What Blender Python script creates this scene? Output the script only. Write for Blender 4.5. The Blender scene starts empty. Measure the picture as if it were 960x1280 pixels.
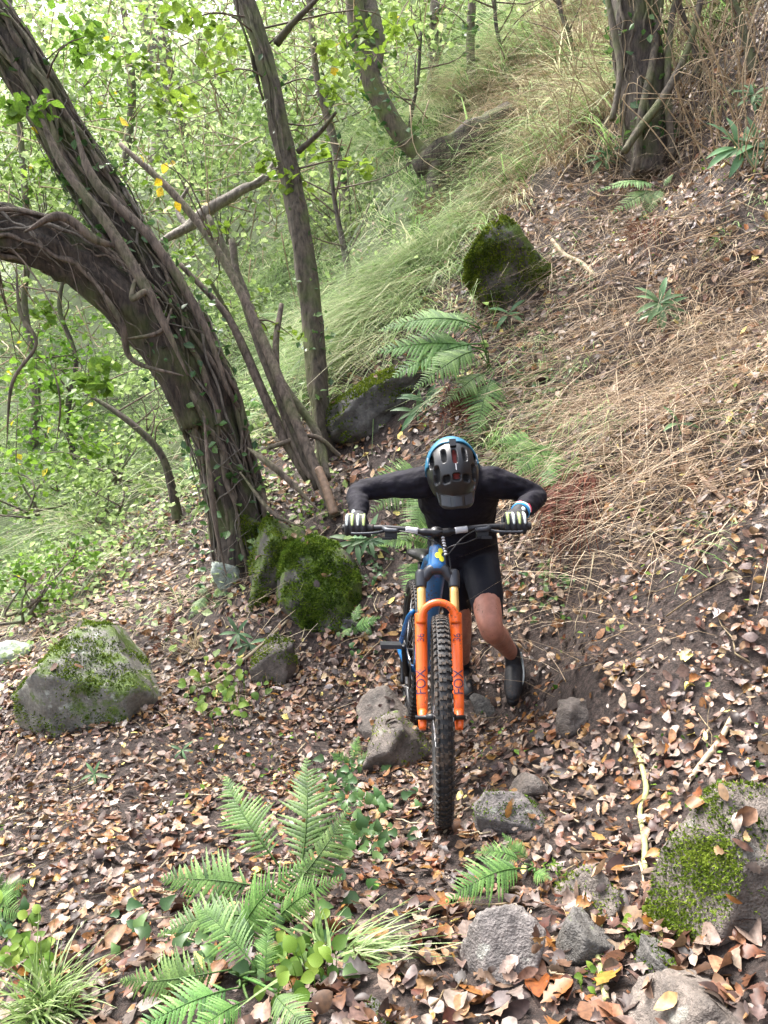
import bpy, bmesh, math, random
import numpy as np
from mathutils import Vector, Matrix, noise
random.seed(5)
rng = np.random.default_rng(11)
SC = bpy.context.scene
COL = SC.collection

# ------------------------------------------------------------------ camera, sky, sun, exposure
PITCH = math.radians(20.0)
CAMZ = 1.6
cam_d = bpy.data.cameras.new('camera'); cam = bpy.data.objects.new('camera', cam_d); COL.objects.link(cam)
cam_d.sensor_fit = 'HORIZONTAL'; cam_d.sensor_width = 36.0; cam_d.lens = 36.0
cam_d.clip_start = 0.02; cam_d.clip_end = 500
cam.location = (0, 0, CAMZ); cam.rotation_euler = (math.pi/2 - PITCH, 0, 0)
SC.camera = cam

SUN_EL, SUN_AZ = math.radians(52), math.radians(-38)      # azimuth from +y towards +x
w = bpy.data.worlds.new('World'); SC.world = w; w.use_nodes = True
nt = w.node_tree; bgn = nt.nodes['Background']
sky = nt.nodes.new('ShaderNodeTexSky'); sky.sky_type = 'NISHITA'; sky.sun_disc = False
sky.sun_elevation = SUN_EL; sky.sun_rotation = SUN_AZ
sky.air_density = 1.0; sky.dust_density = 6.0; sky.ozone_density = 1.0
hs = nt.nodes.new('ShaderNodeHueSaturation'); hs.inputs['Saturation'].default_value = 0.5
nt.links.new(sky.outputs[0], hs.inputs['Color']); nt.links.new(hs.outputs[0], bgn.inputs['Color'])
bgn.inputs['Strength'].default_value = 0.15
sl = bpy.data.lights.new('sun', 'SUN'); sun = bpy.data.objects.new('sun', sl); COL.objects.link(sun)
sl.energy = 1.25; sl.angle = math.radians(20); sl.color = (1.0, 0.98, 0.96)
sd = Vector((math.sin(SUN_AZ)*math.cos(SUN_EL), math.cos(SUN_AZ)*math.cos(SUN_EL), math.sin(SUN_EL)))
sun.rotation_euler = sd.to_track_quat('Z', 'Y').to_euler(); sun.location = sd*30
vs = SC.view_settings
vs.view_transform = 'Standard'; vs.look = 'None'; vs.gamma = 1.0; vs.use_curve_mapping = False
vs.exposure = 2.3
SC.cycles.use_denoising = True
SC.cycles.max_bounces = 8; SC.cycles.diffuse_bounces = 3; SC.cycles.transmission_bounces = 4; SC.cycles.transparent_max_bounces = 4

# ------------------------------------------------------------------ helpers: space
cp, sp = math.cos(PITCH), math.sin(PITCH)
def c2w(p):
    p = np.asarray(p, float)
    x, y, z = p[..., 0], p[..., 1], p[..., 2]
    return np.stack([x, cp*y + sp*z, -sp*y + cp*z + CAMZ], -1)
def P(px, py, d):                       # the point d metres in front along a sight line
    return c2w([(px-480)/960*d, d, (640-py)/960*d])
C2W = Matrix(((1,0,0,0),(0,cp,sp,0),(0,-sp,cp,CAMZ),(0,0,0,1)))

def vhash(ix, iy, seed):
    h = (ix.astype(np.int64)*374761393 + iy.astype(np.int64)*668265263 + seed*1442695041) & 0xFFFFFFFF
    h = ((h ^ (h >> 13))*1274126177) & 0xFFFFFFFF
    return ((h ^ (h >> 16)) & 0xFFFFFF)/float(0xFFFFFF)
def vnoise(x, y, seed=0):
    x = np.asarray(x, float); y = np.asarray(y, float)
    ix, iy = np.floor(x), np.floor(y); fx, fy = x-ix, y-iy
    fx = fx*fx*(3-2*fx); fy = fy*fy*(3-2*fy)
    a, b = vhash(ix, iy, seed), vhash(ix+1, iy, seed); c, d = vhash(ix, iy+1, seed), vhash(ix+1, iy+1, seed)
    return (a*(1-fx)+b*fx)*(1-fy) + (c*(1-fx)+d*fx)*fy - 0.5

# ------------------------------------------------------------------ helpers: materials
def nodes(m):
    m.use_nodes = True; t = m.node_tree; t.nodes.clear()
    o = t.nodes.new('ShaderNodeOutputMaterial'); return t, o
def N(t, kind, **kw):
    n = t.nodes.new(kind)
    for k, v in kw.items():
        if k in n.inputs: n.inputs[k].default_value = v
        else: setattr(n, k, v)
    return n
def L(t, a, b): t.links.new(a, b)
def ramp(t, stops):
    r = N(t, 'ShaderNodeValToRGB'); e = r.color_ramp.elements
    while len(e) < len(stops): e.new(0.5)
    for i, (p, c) in enumerate(stops):
        e[i].position = p; e[i].color = (*c, 1)
    return r
def mat_plain(name, col, rough=0.6, metal=0.0, coat=0.0, bump=0.0, scale=60, var=0.0, spec=0.5, mud=0.0):
    m = bpy.data.materials.new(name); t, o = nodes(m)
    b = N(t, 'ShaderNodeBsdfPrincipled', Roughness=rough, Metallic=metal)
    b.inputs['Base Color'].default_value = (*col, 1); b.inputs['Coat Weight'].default_value = coat
    b.inputs['Specular IOR Level'].default_value = spec
    tc = N(t, 'ShaderNodeTexCoord'); n = N(t, 'ShaderNodeTexNoise', Scale=scale, Detail=4.0)
    L(t, tc.outputs['Object'], n.inputs['Vector'])
    if var > 0:
        r = ramp(t, [(0.3, tuple(c*(1-var) for c in col)), (0.7, tuple(min(1, c*(1+var)) for c in col))])
        L(t, n.outputs['Fac'], r.inputs['Fac']); L(t, r.outputs[0], b.inputs['Base Color'])
    if bump > 0:
        bp = N(t, 'ShaderNodeBump', Strength=bump, Distance=0.01)
        L(t, n.outputs['Fac'], bp.inputs['Height']); L(t, bp.outputs[0], b.inputs['Normal'])
    if mud > 0:
        n1 = N(t, 'ShaderNodeTexNoise', Scale=95.0, Detail=4.0, Roughness=0.7); n2 = N(t, 'ShaderNodeTexNoise', Scale=11.0, Detail=3.0)
        L(t, tc.outputs['Object'], n1.inputs['Vector']); L(t, tc.outputs['Object'], n2.inputs['Vector'])
        ad = N(t, 'ShaderNodeMath', operation='MULTIPLY_ADD'); ad.inputs[1].default_value = 0.6; L(t, n2.outputs['Fac'], ad.inputs[0]); L(t, n1.outputs['Fac'], ad.inputs[2])
        rm = ramp(t, [(0.98-0.1*mud, (0, 0, 0)), (1.05-0.1*mud, (0.85, 0.85, 0.85))]); L(t, ad.outputs[0], rm.inputs['Fac'])
        mm = N(t, 'ShaderNodeMixRGB'); mm.inputs[2].default_value = (0.075, 0.052, 0.036, 1); L(t, rm.outputs[0], mm.inputs[0])
        if var > 0: L(t, r.outputs[0], mm.inputs[1])
        else: mm.inputs[1].default_value = (*col, 1)
        L(t, mm.outputs[0], b.inputs['Base Color'])
        mrr = N(t, 'ShaderNodeMapRange'); mrr.inputs[3].default_value = rough; mrr.inputs[4].default_value = 0.9; L(t, rm.outputs[0], mrr.inputs[0]); L(t, mrr.outputs[0], b.inputs['Roughness'])
    L(t, b.outputs[0], o.inputs[0]); return m
def mat_leaf(name, stops, transl=0.35, rough=0.5, spec=0.35, vary=False, hues=False):
    m = bpy.data.materials.new(name); t, o = nodes(m)
    a = N(t, 'ShaderNodeAttribute', attribute_name='tone')
    r = ramp(t, stops); L(t, a.outputs['Fac'], r.inputs['Fac'])
    tc = N(t, 'ShaderNodeTexCoord'); n = N(t, 'ShaderNodeTexNoise', Scale=90.0, Detail=3.0)
    L(t, tc.outputs['Object'], n.inputs['Vector'])
    hsv = N(t, 'ShaderNodeHueSaturation'); mr = N(t, 'ShaderNodeMapRange')
    mr.inputs[1].default_value = 0.25; mr.inputs[2].default_value = 0.75; mr.inputs[3].default_value = 0.55; mr.inputs[4].default_value = 1.45
    oi = N(t, 'ShaderNodeObjectInfo'); mo = N(t, 'ShaderNodeMapRange'); mo.inputs[3].default_value = 0.72; mo.inputs[4].default_value = 1.28
    mo2 = N(t, 'ShaderNodeMapRange'); mo2.inputs[3].default_value = 0.485; mo2.inputs[4].default_value = 0.512
    L(t, oi.outputs['Random'], mo.inputs[0]); L(t, oi.outputs['Random'], mo2.inputs[0]); L(t, mo2.outputs[0], hsv.inputs['Hue'])
    mu = N(t, 'ShaderNodeMath', operation='MULTIPLY'); L(t, mr.outputs[0], mu.inputs[0])
    if vary: L(t, mo.outputs[0], mu.inputs[1])
    else: mu.inputs[1].default_value = 1.0
    L(t, n.outputs['Fac'], mr.inputs[0]); L(t, mu.outputs[0], hsv.inputs['Value']); L(t, r.outputs[0], hsv.inputs['Color'])
    if hues:
        fm = N(t, 'ShaderNodeMath', operation='MULTIPLY'); fm.inputs[1].default_value = 91.7; L(t, a.outputs['Fac'], fm.inputs[0]); fr_ = N(t, 'ShaderNodeMath', operation='FRACT'); L(t, fm.outputs[0], fr_.inputs[0])
        f2 = N(t, 'ShaderNodeMath', operation='MULTIPLY'); f2.inputs[1].default_value = 523.3; L(t, a.outputs['Fac'], f2.inputs[0]); fr2 = N(t, 'ShaderNodeMath', operation='FRACT'); L(t, f2.outputs[0], fr2.inputs[0])
        h1 = N(t, 'ShaderNodeMapRange'); h1.inputs[3].default_value = 0.488; h1.inputs[4].default_value = 0.525; L(t, fr_.outputs[0], h1.inputs[0]); L(t, h1.outputs[0], hsv.inputs['Hue'])
        h2 = N(t, 'ShaderNodeMapRange'); h2.inputs[3].default_value = 0.5; h2.inputs[4].default_value = 1.5; L(t, fr2.outputs[0], h2.inputs[0]); L(t, h2.outputs[0], hsv.inputs['Saturation'])
    b = N(t, 'ShaderNodeBsdfPrincipled', Roughness=rough); b.inputs['Specular IOR Level'].default_value = spec
    L(t, hsv.outputs[0], b.inputs['Base Color'])
    tr = N(t, 'ShaderNodeBsdfTranslucent'); L(t, hsv.outputs[0], tr.inputs['Color'])
    mx = N(t, 'ShaderNodeMixShader'); mx.inputs[0].default_value = transl
    L(t, b.outputs[0], mx.inputs[1]); L(t, tr.outputs[0], mx.inputs[2]); L(t, mx.outputs[0], o.inputs[0])
    return m
def mat_bark(name, dark, light, moss=0.0, mosscol=(0.10, 0.14, 0.025)):
    m = bpy.data.materials.new(name); t, o = nodes(m)
    tc = N(t, 'ShaderNodeTexCoord'); mp = N(t, 'ShaderNodeMapping'); mp.inputs['Scale'].default_value = (1, 1, 0.22)
    L(t, tc.outputs['Object'], mp.inputs['Vector'])
    n = N(t, 'ShaderNodeTexNoise', Scale=38.0, Detail=8.0, Roughness=0.65); L(t, mp.outputs[0], n.inputs['Vector'])
    r = ramp(t, [(0.32, dark), (0.52, tuple((a+b)/2 for a, b in zip(dark, light))), (0.72, light)]); L(t, n.outputs['Fac'], r.inputs['Fac'])
    n2 = N(t, 'ShaderNodeTexNoise', Scale=4.0, Detail=6.0); L(t, tc.outputs['Object'], n2.inputs['Vector'])
    r2 = ramp(t, [(0.55-0.25*moss, (0, 0, 0)), (0.72-0.25*moss, (1, 1, 1))]); L(t, n2.outputs['Fac'], r2.inputs['Fac'])
    mx = N(t, 'ShaderNodeMixRGB'); mx.inputs[2].default_value = (*mosscol, 1)
    mm = N(t, 'ShaderNodeMath', operation='MULTIPLY'); mm.inputs[1].default_value = min(1, moss*1.3)
    L(t, r2.outputs[0], mm.inputs[0]); L(t, mm.outputs[0], mx.inputs[0]); L(t, r.outputs[0], mx.inputs[1])
    b = N(t, 'ShaderNodeBsdfPrincipled', Roughness=0.85); L(t, mx.outputs[0], b.inputs['Base Color'])
    bp = N(t, 'ShaderNodeBump', Strength=0.9, Distance=0.02); L(t, n.outputs['Fac'], bp.inputs['Height']); L(t, bp.outputs[0], b.inputs['Normal'])
    L(t, b.outputs[0], o.inputs[0]); return m
def mat_rock(name, a, b_, moss=0.3, lich=0.0, mosscol=(0.085, 0.13, 0.02)):
    m = bpy.data.materials.new(name); t, o = nodes(m)
    tc = N(t, 'ShaderNodeTexCoord'); g = N(t, 'ShaderNodeNewGeometry')
    n = N(t, 'ShaderNodeTexNoise', Scale=9.0, Detail=9.0, Roughness=0.62); L(t, tc.outputs['Object'], n.inputs['Vector'])
    r = ramp(t, [(0.3, a), (0.7, b_)]); L(t, n.outputs['Fac'], r.inputs['Fac'])
    nf = N(t, 'ShaderNodeTexNoise', Scale=70.0, Detail=6.0); L(t, tc.outputs['Object'], nf.inputs['Vector'])
    ov = N(t, 'ShaderNodeMixRGB', blend_type='OVERLAY'); ov.inputs[0].default_value = 0.6
    L(t, r.outputs[0], ov.inputs[1]); L(t, nf.outputs['Fac'], ov.inputs[2])
    # pale lichen spots
    v = N(t, 'ShaderNodeTexNoise', Scale=14.0, Detail=5.0); mpv = N(t, 'ShaderNodeMapping'); mpv.inputs['Location'].default_value = (3, 7, 1)
    L(t, tc.outputs['Object'], mpv.inputs[0]); L(t, mpv.outputs[0], v.inputs['Vector'])
    rl = ramp(t, [(0.62, (0, 0, 0)), (0.68, (lich, lich, lich))]); L(t, v.outputs['Fac'], rl.inputs['Fac'])
    ml = N(t, 'ShaderNodeMixRGB'); ml.inputs[2].default_value = (0.42, 0.44, 0.38, 1)
    L(t, rl.outputs[0], ml.inputs[0]); L(t, ov.outputs[0], ml.inputs[1])
    # moss: patches with their own shape, favouring what faces up
    n2 = N(t, 'ShaderNodeTexNoise', Scale=5.0, Detail=7.0, Roughness=0.7); L(t, tc.outputs['Object'], n2.inputs['Vector'])
    sx = N(t, 'ShaderNodeSeparateXYZ'); L(t, g.outputs['Normal'], sx.inputs[0])
    ad = N(t, 'ShaderNodeMath', operation='MULTIPLY_ADD'); ad.inputs[1].default_value = 0.12
    L(t, sx.outputs['Z'], ad.inputs[0]); L(t, n2.outputs['Fac'], ad.inputs[2])
    rm = ramp(t, [(0.74-0.42*moss, (0, 0, 0)), (0.82-0.42*moss, (1, 1, 1))]); L(t, ad.outputs[0], rm.inputs['Fac'])
    mg = N(t, 'ShaderNodeTexNoise', Scale=160.0, Detail=4.0); L(t, tc.outputs['Object'], mg.inputs['Vector'])
    rg = ramp(t, [(0.3, tuple(c*0.35 for c in mosscol)), (0.72, tuple(c*1.7 for c in mosscol))]); L(t, mg.outputs['Fac'], rg.inputs['Fac'])
    mx = N(t, 'ShaderNodeMixRGB'); L(t, rm.outputs[0], mx.inputs[0]); L(t, ml.outputs[0], mx.inputs[1]); L(t, rg.outputs[0], mx.inputs[2])
    b = N(t, 'ShaderNodeBsdfPrincipled', Roughness=0.7); L(t, mx.outputs[0], b.inputs['Base Color'])
    hh = N(t, 'ShaderNodeMath', operation='MULTIPLY_ADD'); hh.inputs[1].default_value = 0.5
    L(t, mg.outputs['Fac'], hh.inputs[0]); L(t, n.outputs['Fac'], hh.inputs[2])
    bp = N(t, 'ShaderNodeBump', Strength=0.8, Distance=0.02); L(t, hh.outputs[0], bp.inputs['Height']); L(t, bp.outputs[0], b.inputs['Normal'])
    L(t, b.outputs[0], o.inputs[0]); return m

# ------------------------------------------------------------------ helpers: meshes and objects
def mesh(name, V, Fs, tone=None, smooth=True):
    V = np.asarray(V, np.float32).reshape(-1, 3)
    if isinstance(Fs, np.ndarray): Fs = [Fs]
    Fs = [np.asarray(f, np.int32) for f in Fs if len(f)]
    me = bpy.data.meshes.new(name)
    me.vertices.add(len(V)); me.vertices.foreach_set('co', V.ravel())
    loops = np.concatenate([f.ravel() for f in Fs]); tot = np.concatenate([np.full(len(f), f.shape[1], np.int32) for f in Fs])
    st = np.concatenate([[0], np.cumsum(tot)[:-1]]).astype(np.int32)
    me.loops.add(len(loops)); me.loops.foreach_set('vertex_index', loops)
    me.polygons.add(len(tot)); me.polygons.foreach_set('loop_start', st)
    me.polygons.foreach_set('use_smooth', np.full(len(tot), smooth, bool))
    me.update(calc_edges=True); me.validate()
    if tone is not None:
        a = me.attributes.new('tone', 'FLOAT', 'POINT'); a.data.foreach_set('value', np.asarray(tone, np.float32))
    return me
def obj(name, me, mat=None, parent=None, world=True):
    """link a mesh as one object; vertices are world coordinates when world=True (parents are unrotated empties)"""
    o = bpy.data.objects.new(name, me); COL.objects.link(o)
    if mat is not None:
        for mm in (mat if isinstance(mat, (list, tuple)) else [mat]): me.materials.append(mm)
    if parent is not None:
        o.parent = parent
        if world:
            loc = Vector((0, 0, 0)); q = parent
            while q is not None: loc += q.location; q = q.parent
            o.location = -loc
    return o
def tag(o, label=None, cat=None, group=None, kind=None):
    if label: o['label'] = label
    if cat: o['category'] = cat
    if group: o['group'] = group
    if kind: o['kind'] = kind
    return o
def thing(name, label, cat, loc=(0, 0, 0), group=None):
    o = bpy.data.objects.new(name, None); COL.objects.link(o); o.location = Vector([float(v) for v in loc]); o.empty_display_size = 0.1
    return tag(o, label, cat, group)
class Acc:
    def __init__(s): s.V = []; s.F = {}; s.T = []; s.n = 0
    def add(s, V, Fs, tone=0.5):
        V = np.asarray(V, float).reshape(-1, 3)
        if isinstance(Fs, np.ndarray): Fs = [Fs]
        for f in Fs:
            f = np.asarray(f, np.int64)
            if len(f): s.F.setdefault(f.shape[1], []).append(f + s.n)
        s.V.append(V); s.T.append(np.full(len(V), tone) if np.isscalar(tone) else np.asarray(tone)); s.n += len(V); return s
    def mesh(s, name, smooth=True, xf=None):
        V = np.concatenate(s.V)
        if xf is not None: V = xf(V)
        return mesh(name, V, [np.concatenate(f) for f in s.F.values()], np.concatenate(s.T), smooth)
def catmull(pts, n):
    pts = np.asarray(pts, float)
    if len(pts) < 3:
        t = np.linspace(0, 1, n)[:, None]; return pts[0]*(1-t) + pts[-1]*t
    p = np.vstack([2*pts[0]-pts[1], pts, 2*pts[-1]-pts[-2]])
    seg = np.linspace(0, len(pts)-1, n); i = np.minimum(seg.astype(int), len(pts)-2); t = (seg-i)[:, None]
    a, b, c, d = p[i], p[i+1], p[i+2], p[i+3]
    return 0.5*(2*b + (c-a)*t + (2*a-5*b+4*c-d)*t**2 + (-a+3*b-3*c+d)*t**3)
def frames(C):
    T = np.gradient(C, axis=0); T /= np.linalg.norm(T, axis=1)[:, None]+1e-9
    u = np.array([0.3, 0.2, 0.93]); u = u if abs(T[0]@u) < 0.9 else np.array([1., 0, 0])
    U = np.zeros_like(C)
    for i in range(len(C)):
        u = u - T[i]*(u@T[i]); u /= np.linalg.norm(u)+1e-9; U[i] = u
    return T, U, np.cross(T, U)
def tube(C, r, sides=8, caps=True, rough=0.0, seed=0, flat=None):
    C = np.asarray(C, float); n = len(C); r = np.broadcast_to(np.asarray(r, float), (n,))
    T, U, B = frames(C); a = np.arange(sides)/sides*2*math.pi
    rr = r[:, None]*np.ones(sides)[None]
    if rough > 0:
        s = np.concatenate([[0], np.cumsum(np.linalg.norm(np.diff(C, axis=0), axis=1))])
        A, S = np.meshgrid(a, s); k = seed*13.7
        nz = vnoise(np.cos(A)*2.2+k, np.sin(A)*2.2+S*1.6, seed) + 0.6*vnoise(np.cos(A)*5+k, np.sin(A)*5+S*5, seed+1) + 0.3*vnoise(np.cos(A)*9+k, np.sin(A)*9+S*14, seed+2) + 0.35*vnoise(A*11+k, S*3.2+A, seed+3)
        rr = rr*(1+rough*2*nz)
    V = C[:, None] + rr[..., None]*(np.cos(a)[None, :, None]*U[:, None] + np.sin(a)[None, :, None]*B[:, None])
    V = V.reshape(-1, 3); i = np.arange(n-1)[:, None]*sides; j = np.arange(sides)[None]; k = (j+1) % sides
    F = np.stack([i+j, i+k, i+sides+k, i+sides+j], -1).reshape(-1, 4)
    Fs = [F]
    if caps:
        V = np.vstack([V, C[0], C[-1]]); jj = np.arange(sides); kk = (jj+1) % sides
        Fs.append(np.stack([np.full(sides, n*sides), kk, jj], -1)); b0 = (n-1)*sides
        Fs.append(np.stack([np.full(sides, n*sides+1), b0+jj, b0+kk], -1))
    return V, Fs
def box(c, h, R=None):
    c = np.asarray(c, float); s = np.array([[x, y, z] for x in (-1, 1) for y in (-1, 1) for z in (-1, 1)], float)*np.asarray(h, float)
    if R is not None: s = s@np.asarray(R).T
    return s+c, [np.array([[0, 1, 3, 2], [4, 6, 7, 5], [0, 4, 5, 1], [2, 3, 7, 6], [0, 2, 6, 4], [1, 5, 7, 3]])]
def lathe(prof, axis='x', n=40):
    """prof: list of (radius, along)"""
    prof = np.asarray(prof, float); a = np.arange(n)/n*2*math.pi; m = len(prof)
    V = np.zeros((m, n, 3)); V[..., 0] = prof[:, 1][:, None]; V[..., 1] = prof[:, 0][:, None]*np.cos(a); V[..., 2] = prof[:, 0][:, None]*np.sin(a)
    i = np.arange(m-1)[:, None]*n; j = np.arange(n)[None]; k = (j+1) % n
    return V.reshape(-1, 3), [np.stack([i+j, i+n+j, i+n+k, i+k], -1).reshape(-1, 4)]

# ------------------------------------------------------------------ the ground
CTRL = [  # picture x, y, metres along the view axis
 (480,1280,1.69),(300,1280,1.72),(120,1280,1.85),(0,1280,1.98),(700,1280,1.66),(860,1290,1.55),(955,1200,1.62),
 (560,1025,2.83),(480,1000,3.02),(400,1030,2.83),(300,1060,2.78),(150,1000,3.35),(0,1100,2.75),(0,960,4.0),
 (800,1010,2.48),(940,1060,2.0),(700,1080,2.34),(950,930,2.55),(900,750,3.1),(800,800,3.35),(720,900,3.05),
 (660,900,3.3),(520,900,4.0),(460,850,4.45),(650,893,3.80),(590,908,3.95),
 (900,600,3.7),(950,400,4.4),(850,480,4.4),(760,640,4.0),(720,700,3.95),(690,770,3.9),(950,150,5.5),(850,210,6.0),
 (720,300,6.0),(650,520,5.0),(560,600,5.1),(500,700,5.0),(560,450,5.7),(640,380,6.0),(750,230,6.5),(640,240,6.9),
 (440,640,5.3),(430,560,5.9),(450,770,4.7),(380,800,4.75),(300,800,4.9),(250,720,5.7),(290,650,5.9),(120,890,4.4),(200,850,4.7),
 (60,720,7.2),(160,660,7.4),(30,650,9.5),(150,610,9.2),(240,600,7.6),(330,560,7.2),(400,480,7.2),(480,400,7.4),(560,300,7.9),(600,230,8.6),
 (660,110,9.6),(760,80,9.0),(880,60,7.2),(500,250,9.6),(420,360,9.4),(340,430,9.6),(250,480,10.5),(130,530,11.5),(0,580,12),
 (560,120,12),(680,-20,13),(460,150,15),(350,290,15),(200,390,16),(60,480,18),(0,360,26),(200,250,24),(400,110,22),(850,-60,9.5)]
CW = [P(*c) for c in CTRL]
EXTRA = [(-9,0,-2.4),(-9,6,-4.4),(-15,10,-7),(-16,0,-3.5),(8,0,5.5),(8,6,7),(8,-6,7),(0,-6,1.0),(-8,-6,-.8),(14,10,11),(-22,25,-10),(5,32,7),(-20,42,-1),(22,30,15),(0,60,15),(-34,20,-11),
 (3,0,.9),(3,-3,2),(-3,-1,-1.3),(-30,60,6),(40,60,22),(40,0,18),(-40,-20,-8),(0,-30,8),(40,-30,20)]
CW += [np.array([x, y, z+CAMZ]) for x, y, z in EXTRA]
CW = np.array(CW)
def tps_k(r2): return 0.5*r2*np.log(r2+1e-9)
_n = len(CW); _d = ((CW[:, None, :2]-CW[None, :, :2])**2).sum(-1)
_A = np.zeros((_n+3, _n+3)); _A[:_n, :_n] = tps_k(_d) + np.eye(_n)*0.06
_A[:_n, _n] = 1; _A[:_n, _n+1:] = CW[:, :2]; _A[_n, :_n] = 1; _A[_n+1:, :_n] = CW[:, :2].T
_w = np.linalg.solve(_A, np.concatenate([CW[:, 2], [0, 0, 0]]))
def H0(x, y):
    x = np.asarray(x, float); y = np.asarray(y, float); sh = x.shape; x = x.ravel(); y = y.ravel(); out = np.empty(len(x))
    for i in range(0, len(x), 20000):
        a, b = x[i:i+20000], y[i:i+20000]
        d = (a[:, None]-CW[None, :, 0])**2 + (b[:, None]-CW[None, :, 1])**2
        out[i:i+20000] = tps_k(d)@_w[:_n] + _w[_n] + a*_w[_n+1] + b*_w[_n+2]
    return out.reshape(sh)
def sm(x, a, b): t = np.clip((x-a)/(b-a), 0, 1); return t*t*(3-2*t)
def H(x, y):
    x = np.asarray(x, float); y = np.asarray(y, float); z = H0(x, y)
    z = z + .15*sm(x-(.84+.10*(y-3.2)+.22*vnoise(y*1.7, x*0, 14)+.1*vnoise(y*5, x*0, 15)), 0, .13)*sm(y, 2.3, 2.9)*(1-sm(y, 4.0, 5.2))
    bank = sm(x-0.55-0.03*y, 0, .7)*(1-sm(y, 8, 11))*sm(y, 1.2, 2.4)
    z = z + bank*(0.26*(0.16-np.abs(vnoise(x*1.3+.6*y, y*1.1, 6))) + 0.09*vnoise(x*3.6, y*3.6, 7) + 0.05*vnoise(x*7.5, y*7.5, 8))
    return z + 0.22*vnoise(np.asarray(x)*0.9, np.asarray(y)*0.9, 3)*np.clip((np.hypot(x, y)-2.5)/3, 0.15, 1.6) + 0.07*vnoise(np.asarray(x)*2.7, np.asarray(y)*2.7, 4) + 0.03*vnoise(np.asarray(x)*9, np.asarray(y)*9, 5)
def Hn(x, y, e=0.05):
    gx = (H(x+e, y)-H(x-e, y))/(2*e); gy = (H(x, y+e)-H(x, y-e))/(2*e)
    n = np.stack([-gx, -gy, np.ones_like(gx)], -1); return n/np.linalg.norm(n, axis=-1)[..., None]
def at(px, py, lift=0.0, dmin=1.0):
    d = np.geomspace(dmin, 60, 420); p = c2w(np.stack([(px-480)/960*d, d, (640-py)/960*d], -1))
    below = p[:, 2] < H(p[:, 0], p[:, 1])
    i = int(np.argmax(below)) if below.any() else len(d)-1
    q = p[i]; return np.array([q[0], q[1], H(q[0:1], q[1:2])[0]+lift])
def depth(p): return float(cp*p[1] - sp*(p[2]-CAMZ))
def GD(px, py, dmin=1.0): return depth(at(px, py, 0, dmin))      # metres to the ground along a sight line

def axis_samples(lo, hi, fine_lo, fine_hi, step, grow):
    xs = list(np.arange(fine_lo, fine_hi, step)); s = step; x = fine_hi
    while x < hi: xs.append(x); s *= grow; x += s
    s = step; x = fine_lo-step; left = []
    while x > lo: left.append(x); s *= grow; x -= s
    return np.array(left[::-1]+xs)
gx = axis_samples(-60, 60, -3.6, 3.6, 0.039, 1.06); gy = axis_samples(-20, 90, 0.6, 7.2, 0.039, 1.05)
GX, GY = np.meshgrid(gx, gy); GZ = H(GX, GY)
nx, ny = len(gx), len(gy)
ii = np.arange(ny-1)[:, None]*nx + np.arange(nx-1)[None]
GF = np.stack([ii, ii+1, ii+nx+1, ii+nx], -1).reshape(-1, 4)
def mat_ground():
    m = bpy.data.materials.new('forest_soil'); t, o = nodes(m)
    tc = N(t, 'ShaderNodeTexCoord')
    n = N(t, 'ShaderNodeTexNoise', Scale=3.0, Detail=10.0, Roughness=0.7); L(t, tc.outputs['Object'], n.inputs['Vector'])
    r = ramp(t, [(0.3, (0.009, 0.006, 0.005)), (0.55, (0.026, 0.017, 0.013)), (0.75, (0.055, 0.038, 0.030))]); L(t, n.outputs['Fac'], r.inputs['Fac'])
    v = N(t, 'ShaderNodeTexNoise', Scale=48.0, Detail=6.0, Roughness=0.75); L(t, tc.outputs['Object'], v.inputs['Vector'])
    r2 = ramp(t, [(0.36, (0.012, 0.008, 0.006)), (0.5, (0.068, 0.044, 0.035)), (0.66, (0.19, 0.13, 0.105))])
    L(t, v.outputs['Fac'], r2.inputs['Fac'])
    mx = N(t, 'ShaderNodeMixRGB'); mx.inputs[0].default_value = 0.55; L(t, r.outputs[0], mx.inputs[1]); L(t, r2.outputs[0], mx.inputs[2])
    a = N(t, 'ShaderNodeAttribute', attribute_name='tone')
    ng = N(t, 'ShaderNodeTexNoise', Scale=2.2, Detail=8.0, Roughness=0.75); L(t, tc.outputs['Object'], ng.inputs['Vector'])
    rg = ramp(t, [(0.3, (0.02, 0.03, 0.008)), (0.7, (0.10, 0.15, 0.035))]); L(t, ng.outputs['Fac'], rg.inputs['Fac'])
    mg = N(t, 'ShaderNodeMixRGB'); L(t, a.outputs['Fac'], mg.inputs[0]); L(t, mx.outputs[0], mg.inputs[1]); L(t, rg.outputs[0], mg.inputs[2])
    b = N(t, 'ShaderNodeBsdfPrincipled', Roughness=0.8); L(t, mg.outputs[0], b.inputs['Base Color'])
    nb = N(t, 'ShaderNodeTexNoise', Scale=26.0, Detail=9.0, Roughness=0.72); L(t, tc.outputs['Object'], nb.inputs['Vector'])
    bp = N(t, 'ShaderNodeBump', Strength=1.0, Distance=0.05); L(t, nb.outputs['Fac'], bp.inputs['Height']); L(t, bp.outputs[0], b.inputs['Normal'])
    L(t, b.outputs[0], o.inputs[0]); return m
GP = np.stack([GX.ravel(), GY.ravel(), GZ.ravel()], -1)
def ground_pix(p):
    dd = cp*p[..., 1]-sp*(p[..., 2]-CAMZ); uu = p[..., 0]; vv = sp*p[..., 1]+cp*(p[..., 2]-CAMZ)
    dd = np.maximum(dd, 0.2); return 480+960*uu/dd, 640-960*vv/dd, dd
gpx, gpy, gdd = ground_pix(GP)
green = np.clip((gdd-6.8)/2.5, 0, 1)                        # beyond the leaf-strewn bank the slope is grassed over
ground = obj('ground', mesh('ground', GP, GF, green), mat_ground()); tag(ground, kind='structure')
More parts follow.
